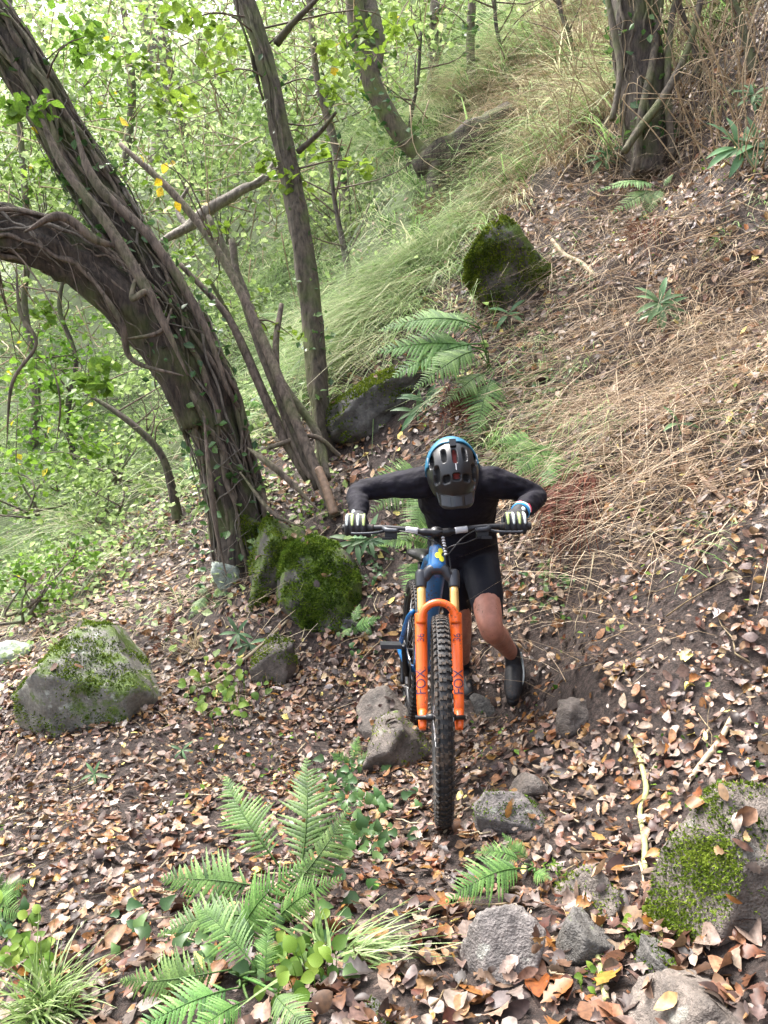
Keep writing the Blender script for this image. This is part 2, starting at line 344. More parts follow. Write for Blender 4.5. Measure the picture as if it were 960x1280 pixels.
# ------------------------------------------------------------------ trees
BARK_OLD = mat_bark('bark_old', (0.010, 0.0075, 0.006), (0.105, 0.080, 0.060), 0.3)
BARK_VINE = mat_bark('bark_vine', (0.030, 0.022, 0.016), (0.24, 0.185, 0.14), 0.25)
BARK_GREY = mat_bark('bark_grey', (0.022, 0.017, 0.012), (0.15, 0.12, 0.085), 0.35)
BARK_MOSS = mat_bark('bark_moss', (0.035, 0.028, 0.018), (0.14, 0.11, 0.07), 0.5)
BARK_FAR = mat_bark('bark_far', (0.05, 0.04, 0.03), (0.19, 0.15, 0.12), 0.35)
BARK_DEAD = mat_bark('bark_dead', (0.055, 0.045, 0.036), (0.27, 0.235, 0.19), 0.15)
TWIG = mat_plain('twig_wood', (0.10, 0.07, 0.05), 0.8, var=0.4, scale=25)
STRAW_M = mat_leaf('dry_stems', [(0, (0.13, 0.085, 0.045)), (0.5, (0.36, 0.275, 0.17)), (1, (0.60, 0.50, 0.35))], 0.3, 0.6)
LEAF_HAZEL = mat_leaf('leaf_hazel', [(0, (0.05, 0.11, 0.014)), (0.6, (0.17, 0.29, 0.035)), (0.93, (0.28, 0.40, 0.07)), (1, (0.55, 0.45, 0.03))], 0.5)
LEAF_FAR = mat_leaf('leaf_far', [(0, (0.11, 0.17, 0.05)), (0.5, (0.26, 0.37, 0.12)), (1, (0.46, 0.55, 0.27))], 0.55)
LEAF_IVY = mat_leaf('leaf_ivy', [(0, (0.03, 0.075, 0.02)), (0.6, (0.07, 0.15, 0.04)), (1, (0.14, 0.24, 0.06))], 0.3, 0.35, 0.5)
LEAF_YELLOW = mat_leaf('leaf_yellow', [(0, (0.45, 0.35, 0.02)), (1, (0.75, 0.62, 0.08))], 0.5)

def pline(pts, n=40):
    """(picture x, y, metres, radius in picture px) -> centre line, radii in metres"""
    C = np.array([P(a, b, d) for a, b, d, r in pts]); R = np.array([r*d/960 for a, b, d, r in pts])
    return catmull(C, n), catmull(np.stack([R, R, R], -1), n)[:, 0]
def leaf_cards(centers, size, tone, up=None, seed=0, spread=1.0):
    """folded diamond leaves, 2 triangles each half"""
    r = np.random.default_rng(seed); n = len(centers)
    size = np.broadcast_to(size, (n,)).reshape(-1, 1)
    d = r.normal(size=(n, 3)); d[:, 2] = d[:, 2]*0.5-0.25; d /= np.linalg.norm(d, axis=1)[:, None]
    u = np.array([0, 0, 1.0])[None] + spread*0.7*r.normal(size=(n, 3)); u -= d*(u*d).sum(1)[:, None]; u /= np.linalg.norm(u, axis=1)[:, None]+1e-9
    s = np.cross(d, u); c = np.asarray(centers)
    b = c - d*size*0.5; tip = c + d*size*0.5 - u*size*0.08; m1 = c - d*size*0.08 + u*size*0.03
    lft = m1 + s*size*0.36 + u*size*0.06; rgt = m1 - s*size*0.36 + u*size*0.06
    l2 = c + d*size*0.22 + s*size*0.24; r2 = c + d*size*0.22 - s*size*0.24
    V = np.stack([b, lft, l2, tip, r2, rgt], 1).reshape(-1, 3); i = np.arange(n)[:, None]*6
    F = np.concatenate([i+np.array([[0, 3, 2, 1]]), i+np.array([[0, 5, 4, 3]])])
    return V, [F], np.repeat(tone, 6)
def blob(center, rad, n, r, shell=0.5):
    p = r.normal(size=(n, 3)); p /= np.linalg.norm(p, axis=1)[:, None]; q = r.random(n)**shell
    return np.asarray(center) + p*q[:, None]*np.asarray(rad)
def crown(name, parent, clusters, size, mat, seed, twig_from=None, per=1.0):
    """clusters: (world centre, radius xyz, count)"""
    r = np.random.default_rng(seed); A = Acc(); tw = Acc()
    for c, rad, n in clusters:
        n = int(n*per); rad = np.broadcast_to(np.asarray(rad, float), (3,))
        k = max(2, n//22); sub = blob(c, rad, k, r, 0.45)          # small sprays inside the cluster
        idx = r.integers(0, k, n); pts = sub[idx] + r.normal(size=(n, 3))*rad*0.2
        tone = np.clip(0.45+0.45*(r.random(k)[idx]-0.5)+0.45*(r.random(n)-0.5), 0, 0.92); tone[r.random(n) < 0.012] = 1.0
        V, F, T = leaf_cards(pts, size*(0.6+0.8*r.random(n)), tone, seed=int(r.integers(1e6))); A.add(V, F, T)
        if twig_from is not None:
            for q in sub[:max(2, k//2)]:
                s = np.asarray(twig_from[int(np.argmin(((np.asarray(twig_from)-q)**2).sum(1)))])
                mid = (s+q)/2 + r.normal(size=3)*0.12*np.linalg.norm(q-s) + np.array([0, 0, 0.08*np.linalg.norm(q-s)])
                Vt, Ft = tube(catmull([s, mid, q], 7), np.linspace(0.006, 0.0018, 7)*(1+0.5*r.random()), 4); tw.add(Vt, Ft)
    o = obj(name, A.mesh(name, False), mat, parent); o['kind'] = 'stuff'
    if tw.n: obj('twigs', tw.mesh('twigs'), TWIG, parent)['kind'] = 'stuff'
    return o
def trunk_part(parent, name, pts, mat, n=40, sides=18, rough=0.16, seed=1):
    C, R = pline(pts, n); V, F = tube(C, R, sides, True, rough, seed); obj(name, mesh(name, V, F), mat, parent); return C, R
def vines(parent, C, R, count, seed, r0=(0.008, 0.022), twist=1.2, lift=0.8, span=(0.25, 0.9), mat=None, name='vine'):
    r = np.random.default_rng(seed); T, U, B = frames(C); n = len(C)
    for k in range(count):
        a0 = r.random()*2*math.pi; i0 = int(r.random()*n*(1-span[0])); ln = int(n*(span[0]+(span[1]-span[0])*r.random())); i1 = min(n-1, i0+max(6, ln))
        s = np.linspace(i0, i1, (i1-i0)*2); i = np.clip(s, 0, n-1.001); f = (i-np.floor(i))[:, None]; i = i.astype(int); j = np.minimum(i+1, n-1)
        ctr = C[i]*(1-f)+C[j]*f; u = U[i]; b = B[i]; rad = R[i]*(1-f[:, 0])+R[j]*f[:, 0]
        ph = r.random(4)*6.28; t = np.linspace(0, 1, len(s))
        ang = a0 + twist*(t-0.5)*(r.random()-0.5)*3.0 + 0.32*np.sin(t*9*r.random()+ph[0]) + 0.10*np.sin(t*17+ph[1]) + 0.05*np.sin(t*41+ph[3])
        vr = r.uniform(*r0); off = rad + vr*lift + vr*1.6*np.abs(np.sin(t*6*r.random()*2+ph[2]))*r.random()
        Cv = ctr + off[:, None]*(np.cos(ang)[:, None]*u + np.sin(ang)[:, None]*b)
        V, F = tube(Cv, vr*(1-0.55*t)*np.minimum(1, t*7+.12)*np.minimum(1, (1-t)*5+.1)*(1+0.22*np.sin(t*19+ph[3])+0.12*np.sin(t*47+ph[0])), 6, True, 0.3, k+seed); obj(name, mesh(name, V, F), mat or BARK_VINE, parent)
def ivy_leaves(parent, C, R, n, seed, size=0.05, lo=0.0, hi=1.0, name='ivy_leaves'):
    r = np.random.default_rng(seed); T, U, B = frames(C); m = len(C)
    hub = r.random(max(3, n//9)); i = np.clip(((lo+(hi-lo)*np.clip(hub[r.integers(0, len(hub), n)]+0.03*r.normal(size=n), 0, 1))*(m-1)).astype(int), 0, m-1); a = r.random(n)*6.28
    p = C[i]+(R[i]+0.02+0.05*r.random(n))[:, None]*(np.cos(a)[:, None]*U[i]+np.sin(a)[:, None]*B[i])
    V, F, T = leaf_cards(p, size*(0.6+0.8*r.random(n)), r.random(n), seed=seed+1)
    o = obj(name, mesh(name, V, F, T, False), LEAF_IVY, parent); o['kind'] = 'stuff'

# the old leaning ivy tree
base = P(290, 735, 5.55)
old = thing('old_tree', 'thick dark forked trunk wrapped in woody ivy stems, leaning over the mossy rocks', 'tree', base)
tC, tR = trunk_part(old, 'trunk', [(306,745,5.55,32),(294,640,5.55,29),(276,560,5.5,30),(250,480,5.4,32),(214,403,5.35,32),(174,326,5.3,27),(132,254,5.25,25),(86,181,5.2,24),(36,94,5.1,24),(-20,10,5.0,23),(-90,-90,4.9,24)], BARK_OLD, 110, 34, 0.3, 3)
lC, lR = trunk_part(old, 'limb', [(250,530,5.35,18),(218,450,5.25,28),(170,383,5.15,29),(115,335,5.05,28),(60,306,4.95,28),(0,290,4.85,28),(-70,280,4.7,27),(-160,258,4.5,30)], BARK_OLD, 70, 30, 0.3, 9)
vines(old, tC, tR, 26, 21, (0.009, 0.026), span=(0.3, 0.7)); vines(old, lC, lR, 15, 33, (0.008, 0.024), span=(0.4, 0.9))
vines(old, tC[:60], tR[:60], 18, 44, (0.009, 0.025), 0.8, 1.2, (0.5, 1.0)); vines(old, tC, tR*1.12, 34, 46, (0.003, 0.008), 1.6, 1.2, (0.15, 0.5)); vines(old, tC[:80], tR[:80]*1.05, 24, 52, (0.005, 0.013), 1.4, 1.6, (0.3, 0.8), BARK_DEAD); vines(old, lC, lR*1.05, 8, 53, (0.005, 0.012), 1.4, 1.6, (0.3, 0.8), BARK_DEAD); vines(old, tC[:85], tR[:85]*1.3, 34, 57, (0.002, 0.0055), 2.6, 2.5, (0.12, 0.35), BARK_DEAD); vines(old, lC, lR*1.25, 14, 58, (0.002, 0.005), 2.6, 2.5, (0.15, 0.4), BARK_DEAD); vines(old, lC, lR*1.1, 14, 48, (0.003, 0.007), 1.6, 1.2, (0.2, 0.6))
# a few stems that leave the bark and loop free
for k, pts in enumerate([[(20,330,4.6,3),(25,390,4.6,2.5),(45,430,4.6,2),(15,480,4.6,2),(8,560,4.7,1.5)],[(110,340,4.8,4),(150,400,4.9,4),(165,450,5.0,3.5),(230,470,5.0,3)],
      [(30,290,4.6,4),(75,270,4.7,5),(120,300,4.8,5),(155,310,4.9,4)],[(255,520,5.0,3),(262,600,5.0,3.5),(270,660,5.05,3),(283,720,5.1,3)],[(310,560,5.2,5),(330,575,5.1,5),(365,605,5.1,4),(400,640,5.1,3)],
      [(150,425,4.95,3),(200,415,4.95,3),(215,385,5.0,2.5)],[(175,330,4.9,4),(165,372,4.85,4),(185,365,4.85,3.5),(200,400,4.9,3)],[(90,150,4.9,5),(120,230,4.9,6),(190,300,5,6),(250,395,5.1,5),(290,500,5.2,4)],
      [(40,120,4.8,5),(80,210,4.8,6),(140,290,4.85,6),(195,385,4.9,6),(235,470,5.0,5)],[(60,440,4.6,1.6),(75,500,4.6,1.4),(70,560,4.7,1.2)],[(300,590,5.2,4),(340,640,5.1,3),(380,660,5.1,2.5)]]):
    pts = [(a, b, d, r*(.25 if i in (0, len(pts)-1) else 1)) for i, (a, b, d, r) in enumerate(pts)]; trunk_part(old, 'vine', pts, BARK_VINE, 40, 7, 0.25, 60+k)
ivy_leaves(old, tC[4:75], tR[4:75]*1.15, 420, 71, 0.06); ivy_leaves(old, tC[60:], tR[60:], 120, 72, 0.06); ivy_leaves(old, tC[:55], tR[:55]*1.6, 220, 73, 0.05)
topc = [tuple(c) for c in tC[-30:]] + [tuple(c) for c in lC[-20:]]
crown('crown', old, [(P(40,190,5.2),(.28,.3,.16),90),(P(115,60,5.0),(.35,.4,.22),110),(P(20,150,4.7),(.2,.25,.2),60),(P(130,460,4.6),(.2,.3,.13),70),(P(30,380,4.8),(.2,.3,.2),50),(P(-60,60,5),(.5,.6,.4),160),(P(30,-120,5),(1,1,.5),420),(P(-150,120,4.6),(.6,.6,.6),250),(P(-120,420,4.6),(.4,.5,.4),120),(P(60,470,5.4),(.35,.4,.3),120)], 0.075, LEAF_HAZEL, 81, topc)

# the slender tree beside it
sb = P(405, 585, 6.0)
slim = thing('slender_tree', 'slim grey-brown trunk standing straight between the old ivy tree and grassy bank', 'tree', sb)
sC, sR = trunk_part(slim, 'trunk', [(408,590,6.0,15),(404,540,6.0,13),(397,470,6.0,13),(388,370,6.0,13),(371,260,6.0,12.5),(350,160,6.0,12.5),(327,60,6.0,12),(300,-20,6.0,12),(260,-140,6.0,10)], BARK_GREY, 80, 20, 0.26, 5)
vines(slim, sC, sR, 7, 15, (0.006, 0.016), 1.5, 0.8, (0.3, 0.7), BARK_GREY)
trunk_part(slim, 'branch', [(345,55,6.0,5),(365,30,5.9,4),(395,0,5.8,3),(430,-40,5.7,2)], BARK_GREY, 16, 6, 0.1, 2)
trunk_part(slim, 'branch', [(372,190,6.0,4),(400,165,5.9,3),(420,140,5.8,2)], BARK_GREY, 16, 6, 0.1, 3)
ivy_leaves(slim, sC[:60], sR[:60], 130, 19, 0.05)
crown('crown', slim, [(P(360,200,5.8),(.3,.3,.3),50),(P(400,90,5.8),(.35,.35,.25),90),(P(250,40,5.8),(.5,.4,.3),130),(P(180,110,5.9),(.4,.4,.3),90),(P(420,180,6.2),(.35,.4,.2),60),(P(300,-140,6),(1.1,1.0,.6),420),(P(480,40,6.4),(.4,.4,.3),80)], 0.085, LEAF_HAZEL, 91, [tuple(c) for c in sC[-40:]])

# multi-stemmed hazel leaning between the two
hb = P(405, 650, 5.35)
hz = thing('hazel_shrub', 'clump of thin leaning hazel stems beside the slender trunk', 'shrub', hb)
for k, pts in enumerate([[(420,645,5.3,7),(392,580,5.35,6.5),(355,490,5.4,6.5),(318,400,5.5,6),(270,310,5.6,5),(215,240,5.7,5),(150,180,5.8,3)],
      [(400,610,5.4,8),(370,540,5.45,7),(340,470,5.5,7),(300,360,5.7,5),(290,300,5.8,4)],[(385,600,5.5,6),(350,540,5.5,6),(310,450,5.5,5),(280,390,5.5,4),(225,330,5.5,3)],
      [(378,590,5.5,5),(335,500,5.6,4),(300,420,5.7,3),(262,350,5.7,2.5)],[(395,600,5.4,7),(375,570,5.45,6),(350,500,5.5,5),(345,430,5.6,4),(352,380,5.7,3)],[(410,600,5.4,5),(395,540,5.6,5),(345,465,5.7,5),(300,350,5.9,4),(260,270,6,3)],
      [(425,570,5.6,3),(390,545,5.5,3),(335,560,5.4,3)]]):
    trunk_part(hz, 'stem', pts, BARK_GREY if k % 2 else BARK_VINE, 36, 8, 0.14, 100+k)
crown('leaves', hz, [(P(210,205,5.6),(.1,.15,.1),8),(P(300,345,5.6),(.3,.3,.3),40),(P(240,300,5.6),(.3,.3,.2),40),(P(340,440,5.6),(.25,.25,.2),25)], 0.06, LEAF_HAZEL, 111, [P(270,310,5.6),P(318,400,5.5)])
r_ = np.random.default_rng(5)
yl = np.array([P(x, y, 5.55) for x, y in [(155,152),(178,198),(206,210),(200,240),(222,258),(215,205),(208,262),(198,228),(255,255)]])
V, F, T = leaf_cards(yl, 0.085, r_.random(len(yl)), seed=4); obj('yellow_leaves', mesh('yellow_leaves', V, F, T, False), LEAF_YELLOW, hz)['kind'] = 'stuff'

# the tree at the top of the bank
rb = P(800, 215, 6.4)
rt = thing('bank_tree', 'dark trunk with clinging pale stems at the top of the leafy bank', 'tree', rb)
rC, rR = trunk_part(rt, 'trunk', [(812,225,6.4,30),(808,170,6.4,26),(800,100,6.4,25),(793,30,6.4,26),(788,-40,6.4,26),(775,-160,6.4,24)], BARK_OLD, 40, 24, 0.22, 6)
vines(rt, rC, rR, 20, 25, (0.008, 0.022), 1.0, 1.0, (0.4, 1.0), BARK_GREY, 'clinging_stem')
for k, pts in enumerate([[(795,215,6.2,5),(800,150,6.2,5),(815,80,6.2,5),(825,0,6.3,5),(830,-50,6.3,4)],[(765,150,6.2,4),(775,90,6.2,4),(768,40,6.2,4),(755,-20,6.2,3)],[(840,200,6.2,5),(835,120,6.2,5),(838,40,6.2,4),(850,-30,6.2,4)],[(780,190,6.1,4),(800,160,6.1,5),(830,120,6.1,5),(860,60,6.1,4),(880,-20,6.1,4)]]):
    trunk_part(rt, 'clinging_stem', pts, BARK_GREY, 24, 7, 0.15, 140+k)
ivy_leaves(rt, rC, rR, 160, 39, 0.07)
crown('crown', rt, [(P(780,-180,6.4),(1.2,1.2,.6),420),(P(900,-160,6),(1,1,.5),260)], 0.08, LEAF_HAZEL, 93, [tuple(c) for c in rC[-8:]])

# mossy tree on the far grass slope
mb = P(552, 225, 9.2)
mt = thing('mossy_tree', 'mossy trunk leaning from the fallen log on the far grass slope', 'tree', mb)
mC, mR = trunk_part(mt, 'trunk', [(556,235,9.2,14),(530,200,9.2,12),(495,160,9.2,12),(465,105,9.2,12),(448,40,9.2,12),(440,-30,9.2,12),(430,-120,9.2,11)], BARK_MOSS, 40, 16, 0.15, 8)
trunk_part(mt, 'limb', [(462,100,9.2,10),(468,50,9.3,13),(455,0,9.4,14),(445,-60,9.5,12)], BARK_FAR, 20, 10, 0.12, 12)
ivy_leaves(mt, mC[10:], mR[10:], 160, 29, 0.09)
crown('crown', mt, [(P(440,-100,9.2),(1.5,1.3,.8),400),(P(500,40,9.4),(.6,.6,.4),110)], 0.1, LEAF_HAZEL, 95, [tuple(c) for c in mC[-10:]])
lg = thing('fallen_log', 'dark rotting log lying across the far grass slope', 'log', P(575, 205, 9.0))
trunk_part(lg, 'log_body', [(520,215,9.1,14),(555,195,9.0,18),(600,165,8.9,17),(640,140,8.9,13)], BARK_OLD, 24, 14, 0.25, 13)
trunk_part(lg, 'root_stub', [(545,200,9.0,9),(540,240,8.9,8),(548,275,8.8,4)], BARK_OLD, 14, 9, 0.2, 14)
dl = thing('dead_branch', 'pale broken branch hanging between the leaning ivy tree and slender trunk', 'branch', P(215, 295, 7.2))
trunk_part(dl, 'branch_wood', [(190,318,7.2,2),(205,300,7.2,4),(235,284,7.2,6),(262,262,7.2,6.5),(288,247,7.2,6),(305,236,7.2,5),(330,226,7.2,3),(352,205,7.2,1.2)], BARK_DEAD, 40, 10, 0.3, 15)
trunk_part(dl, 'side_shoot', [(235,285,7.2,4),(222,262,7.3,3),(235,235,7.3,2)], BARK_DEAD, 12, 6, 0.2, 16)
trunk_part(dl, 'side_shoot', [(300,240,7.2,4),(330,220,7.2,3),(350,190,7.3,2)], BARK_DEAD, 12, 6, 0.2, 17)

# thin trunks further off, each its own
far_trunks = [
 ('broken tree trunk wrapped in ivy beyond the pale branch', [(205,200,13,13),(197,110,13,12),(190,50,13,12),(180,-30,13,11)], 1),
 ('thin dark sapling curving up in front of the grass slope', [(510,215,7.4,3),(512,160,7.4,2.5),(522,100,7.4,2.2),(526,40,7.4,2)], 0),
 ('dark bare sapling among the blond grass', [(634,118,9,3),(628,70,9,2.5),(620,30,9,2.5),(618,-30,9,2)], 0),
 ('slanted bare stem left of the bank tree', [(725,95,8.2,4),(712,50,8.2,3.5),(700,10,8.2,3),(690,-30,8.2,3)], 0),
 ('thin trunk right of the slender tree, bending towards it', [(437,265,10,6),(425,210,10,5),(410,150,10,5),(395,90,10,4),(385,-20,10,4)], 1),
 ('straight young trunk rising at the top centre', [(540,130,14,6),(542,60,14,6),(545,-30,14,6)], 1),
 ('slim pole leaning beside the ivied trunk at the top left', [(235,230,14,7),(222,130,14,6),(205,40,14,6),(200,-30,14,5)], 1),
 ('dark sapling bent low left of the ivy tree', [(225,650,6.6,6),(205,575,6.6,5),(172,535,6.6,4.5),(130,505,6.7,3),(100,490,6.8,1.5)], 0),
 ('thin twisting sapling far left below the limb', [(100,590,9,4),(85,520,9,4),(95,450,9,3),(75,390,9,3),(80,340,9,2)], 0),
 ('bare pole behind the thick limb on the far left', [(40,560,11,5),(45,470,11,5),(30,380,11,4),(35,300,11,4),(20,100,11,4),(10,-30,11,3)], 1),
 ('crooked stem between grass slope and slender trunk', [(440,350,8.6,4),(430,310,8.6,4),(418,250,8.7,3),(412,190,8.7,3)], 0),
 ('grey trunk crossing the top-left corner foliage', [(160,380,12,5),(150,260,12,5),(165,120,12,5),(150,-30,12,4)], 1),
 ('slim stem at the top edge right of the mossy tree', [(590,110,13,5),(588,40,13,5),(592,-30,13,5)], 1),
 ('dark stem in the top right corner above the bank', [(945,90,6.8,5),(930,40,6.9,5),(905,-30,7,4)], 0),
 ('leaning stem right of the bank tree', [(880,110,7,4),(868,60,7,4),(850,10,7,4),(835,-30,7,3)], 0)]
for k, (lab, pts, kind) in enumerate(far_trunks):
    g_ = GD(pts[0][0], pts[0][1]); pts = [(a, b, g_+(d-pts[0][2])*.5, r) for a, b, d, r in pts]; pts[0] = (pts[0][0], pts[0][1]+12, pts[0][2], pts[0][3]*1.25)
    t = thing('sapling', lab, 'tree', P(*pts[0][:3]), 'thin trunks and saplings in the wood')
    C, R = trunk_part(t, 'trunk', pts, [BARK_OLD, BARK_FAR, BARK_MOSS][kind], 24, 9, 0.2, 200+k)
    if kind == 1:
        ivy_leaves(t, C, R, 60, 300+k, 0.09)
    tw = Acc(); rr = np.random.default_rng(400+k); D = pts[0][2]
    for q in range(7):
        s = C[rr.integers(6, 23)]; e = s + np.array([rr.normal()*0.06, rr.normal()*0.03, 0.02+0.05*rr.random()])*D
        Vt, Ft = tube(catmull([s, (s+e)/2+rr.normal(size=3)*0.008*D, e], 6), np.linspace(0.0012, 0.0004, 6)*D, 4); tw.add(Vt, Ft)
    obj('twigs', tw.mesh('twigs'), TWIG, t)['kind'] = 'stuff'

# leafy understory: each bush with its own stems and leaves
bushes = [
 ('bright leafy bush at the left edge below the thick limb', (40,640,8.5), [(40,600,8.5,.8,.5,260),(100,560,8.6,.6,.45,200)], 0.085),
 ('pale green bush under the limb, left of the ivy trunk', (150,600,8.2), [(140,560,8.2,.7,.5,240),(180,500,8.4,.6,.5,160)], 0.075),
 ('dark green shrub at the foot of the far left slope', (140,640,7.6), [(130,610,7.6,.55,.25,200)], 0.06),
 ('sunlit bush between the thick limb and bent dark sapling', (60,560,10.5), [(50,500,10.5,.9,.8,260),(110,440,10.8,.9,.6,200)], 0.09),
 ('light bush beneath the pale broken branch', (300,440,10), [(280,400,10,.9,.6,230),(230,350,10.5,.7,.6,150)], 0.085),
 ('feathery bush right behind the slender trunk', (440,330,10), [(430,290,10,.6,.5,150),(400,240,10.4,.7,.6,150)], 0.08),
 ('tall bush under the top left corner', (60,330,13), [(70,230,13,1.6,1.0,300),(20,120,13,1.2,1.2,260),(120,130,13.5,1.2,1.0,220)], 0.11),
 ('tall bush behind the leaning hazel stems', (280,330,14), [(270,200,14,1.6,1.2,300),(320,120,14,1.2,1.0,200),(240,90,14.5,1.3,1.0,200)], 0.11),
 ('yellow-green bush at the top, right of the slender tree', (480,170,13), [(480,90,13,1.0,.9,210),(420,40,13.5,1.2,.9,220),(530,30,13.5,.9,.8,170)], 0.1),
 ('low leafy bush beside the left boulder', (30,770,6), [(30,740,6.0,.35,.22,150),(70,690,6.4,.4,.2,120)], 0.055),
]
for k, (lab, b, cl, size) in enumerate(bushes):
    bp_ = P(*b); t = thing('bush', lab, 'bush', bp_, 'leafy bushes of the undergrowth'); st = Acc(); rr = np.random.default_rng(500+k); tips = []
    for c in cl:
        for q in range(4):
            e = P(*c[:3]) + rr.normal(size=3)*np.array([c[3], .3, c[4]])*0.6; tips.append(tuple(e))
            Vt, Ft = tube(catmull([bp_+rr.normal(size=3)*0.05, (bp_+e)/2+rr.normal(size=3)*0.12, e], 10), np.linspace(0.014, 0.004, 10), 5); st.add(Vt, Ft)
    obj('stems', st.mesh('stems'), BARK_FAR, t)['kind'] = 'stuff'
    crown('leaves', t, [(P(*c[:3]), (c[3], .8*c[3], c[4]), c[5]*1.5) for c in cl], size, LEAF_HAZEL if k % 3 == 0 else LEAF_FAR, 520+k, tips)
# ------------------------------------------------------------------ the wood far behind and the grasses: nobody could count these
A = Acc(); rr = np.random.default_rng(77)
for k in range(850):
    px = rr.uniform(-200, 700); d = rr.uniform(10, 30); lim = 540-0.6*px; py = rr.uniform(-120, max(20, lim))
    c = P(px, py, d); n = 60
    pts = blob(c, np.array([.9, .9, .6])*d/16, n, rr, 0.6)
    ok = pts[:, 2] > H(pts[:, 0], pts[:, 1]); pts = pts[ok]
    if len(pts):
        V, F, T = leaf_cards(pts, 0.105*d/11*(0.5+0.9*rr.random(len(pts))), np.clip(0.2+0.6*rr.random()+0.3*rr.normal(size=len(pts)), 0, 1), seed=k); A.add(V, F, T)
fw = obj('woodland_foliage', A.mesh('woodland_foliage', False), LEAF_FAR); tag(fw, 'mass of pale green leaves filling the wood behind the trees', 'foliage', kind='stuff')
# bare twigs woven through the far wood
A = Acc()
for k in range(620):
    px = rr.uniform(-60, 560); d = rr.uniform(7, 20); py = rr.uniform(-60, max(60, 560-0.75*px)); s = P(px, py, d)
    e = s + np.array([rr.normal()*.5-.2, rr.normal()*.4, rr.normal()*.6])*d/9; m = (s+e)/2 + rr.normal(size=3)*.16*d/9
    V, F = tube(catmull([s, m, e], 9), np.linspace(0.010, 0.003, 9)*d/12, 4); A.add(V, F, rr.random()*.8)
tk = obj('twig_tangle', A.mesh('twig_tangle'), STRAW_M); tag(tk, 'tangle of bare twigs woven through the far wood', 'twigs', kind='stuff')

def blades(pos, nrm, length, width, lean, droop, tone, seed, seg=5):
    r = np.random.default_rng(seed); n = len(pos); t = np.linspace(0, 1, seg)
    side = np.cross(lean, np.array([0, 0, 1.0])[None]); side /= np.linalg.norm(side, axis=1)[:, None]+1e-9
    up = 0.55*nrm + 0.45*np.array([0, 0, 1.0]); up /= np.linalg.norm(up, axis=1)[:, None]
    a = (0.25+0.75*r.random(n))[:, None]; w = width*(0.6+0.8*r.random(n))
    C = pos[:, None] + length[:, None, None]*(up[:, None]*(t*(1-0.35*t*1))[None, :, None]*a[:, None] + lean[:, None]*(t**1.5)[None, :, None] - np.array([0, 0, 1.0])*(droop[:, None]*t[None]**2.2)[..., None])
    C += side[:, None]*(r.normal(size=n)[:, None]*0.12*length[:, None]*t[None]**2)[..., None]
    ww = w[:, None]*(1-t[None]**2*0.92)
    V = np.stack([C-side[:, None]*ww[..., None]/2, C+side[:, None]*ww[..., None]/2], 2).reshape(-1, 3)
    i = np.arange(n)[:, None]*seg*2 + np.arange(seg-1)[None]*2; i = i.reshape(-1)
    F = np.stack([i, i+1, i+3, i+2], -1)
    return V, [F], np.repeat(tone, seg*2)
def region_points(n, box_, accept, seed):
    """points on the ground inside a plan box, kept with probability accept(px, py, d, x, y)"""
    r = np.random.default_rng(seed); x = r.uniform(box_[0], box_[1], n); y = r.uniform(box_[2], box_[3], n); z = H(x, y)
    p = np.stack([x, y, z], -1); px, py, d = ground_pix(p); k = r.random(n) < accept(px, py, d, x, y)
    return p[k], px[k], py[k], d[k]
GRASS = mat_leaf('grass_blade', [(0, (0.05, 0.10, 0.025)), (0.45, (0.23, 0.37, 0.11)), (0.75, (0.42, 0.54, 0.27)), (1, (0.60, 0.57, 0.38))], 0.55, 0.45)
def tussocks(p, n_per, spread, r):
    k = len(p); q = np.repeat(p, n_per, 0); q[:, :2] += r.normal(size=(len(q), 2))*spread; q[:, 2] = H(q[:, 0], q[:, 1])-0.01; return q, np.repeat(np.arange(k), n_per)
def grass_patch(name, label, n, box_, accept, lrange, width, n_per, seed, mat, tone0=0.4, tonev=0.35, downhill=0.55, spread=0.05, cat='grass'):
    r = np.random.default_rng(seed); p, px, py, d = region_points(n, box_, accept, seed)
    q, idx = tussocks(p, n_per, spread, r); nr = Hn(q[:, 0], q[:, 1], 0.12)
    dh = nr*np.array([1, 1, 0]); dh /= np.linalg.norm(dh, axis=1)[:, None]+1e-9
    lean = dh*downhill + r.normal(size=(len(q), 3))*np.array([.35, .35, .05]) + r.normal(size=(len(p), 3))[idx]*np.array([.5, .5, .08])
    ln = r.uniform(*lrange, len(q))*(0.7+0.6*r.random(len(p))[idx])
    tone = np.clip(tone0 + tonev*(r.random(len(p))[idx]-0.5)*1.6 + tonev*(r.random(len(q))-0.5), 0, 1)
    V, F, T = blades(q, nr, ln, width, lean, 0.25+0.5*r.random(len(q)), tone, seed+1, 4)
    o = obj(name, mesh(name, V, F, T, True), mat); tag(o, label, cat, kind='stuff'); return o
grass_patch('grass', 'long pale green grass hanging over the far slope', 5200, (-4, 8.5, 6.6, 17), lambda px, py, d, x, y: sm(d, 6.6, 7.6)*(0.25+0.75*sm(vnoise(x*.8, y*.8, 31), -.25, .1))*(1-.75*sm(-x, .6, 2.4)), (0.3, 0.9), 0.011, 15, 41, GRASS, 0.55, 0.7)
grass_patch('grass', 'pale grass draping over the edge beside the upright mossy boulder', 2600, (-1.2, 2.2, 4.6, 8.6), lambda px, py, d, x, y: np.clip(1.3*np.exp(-((px-585)/38)**2-((py-255)/55)**2)+1.3*np.exp(-((px-520)/55)**2-((py-335)/45)**2)+1.2*np.exp(-((px-455)/45)**2-((py-400)/45)**2)+.8*np.exp(-((px-425)/25)**2-((py-450)/35)**2), 0, 1), (0.25, 0.6), 0.008, 14, 40, GRASS, 0.68, 0.5, 0.75)
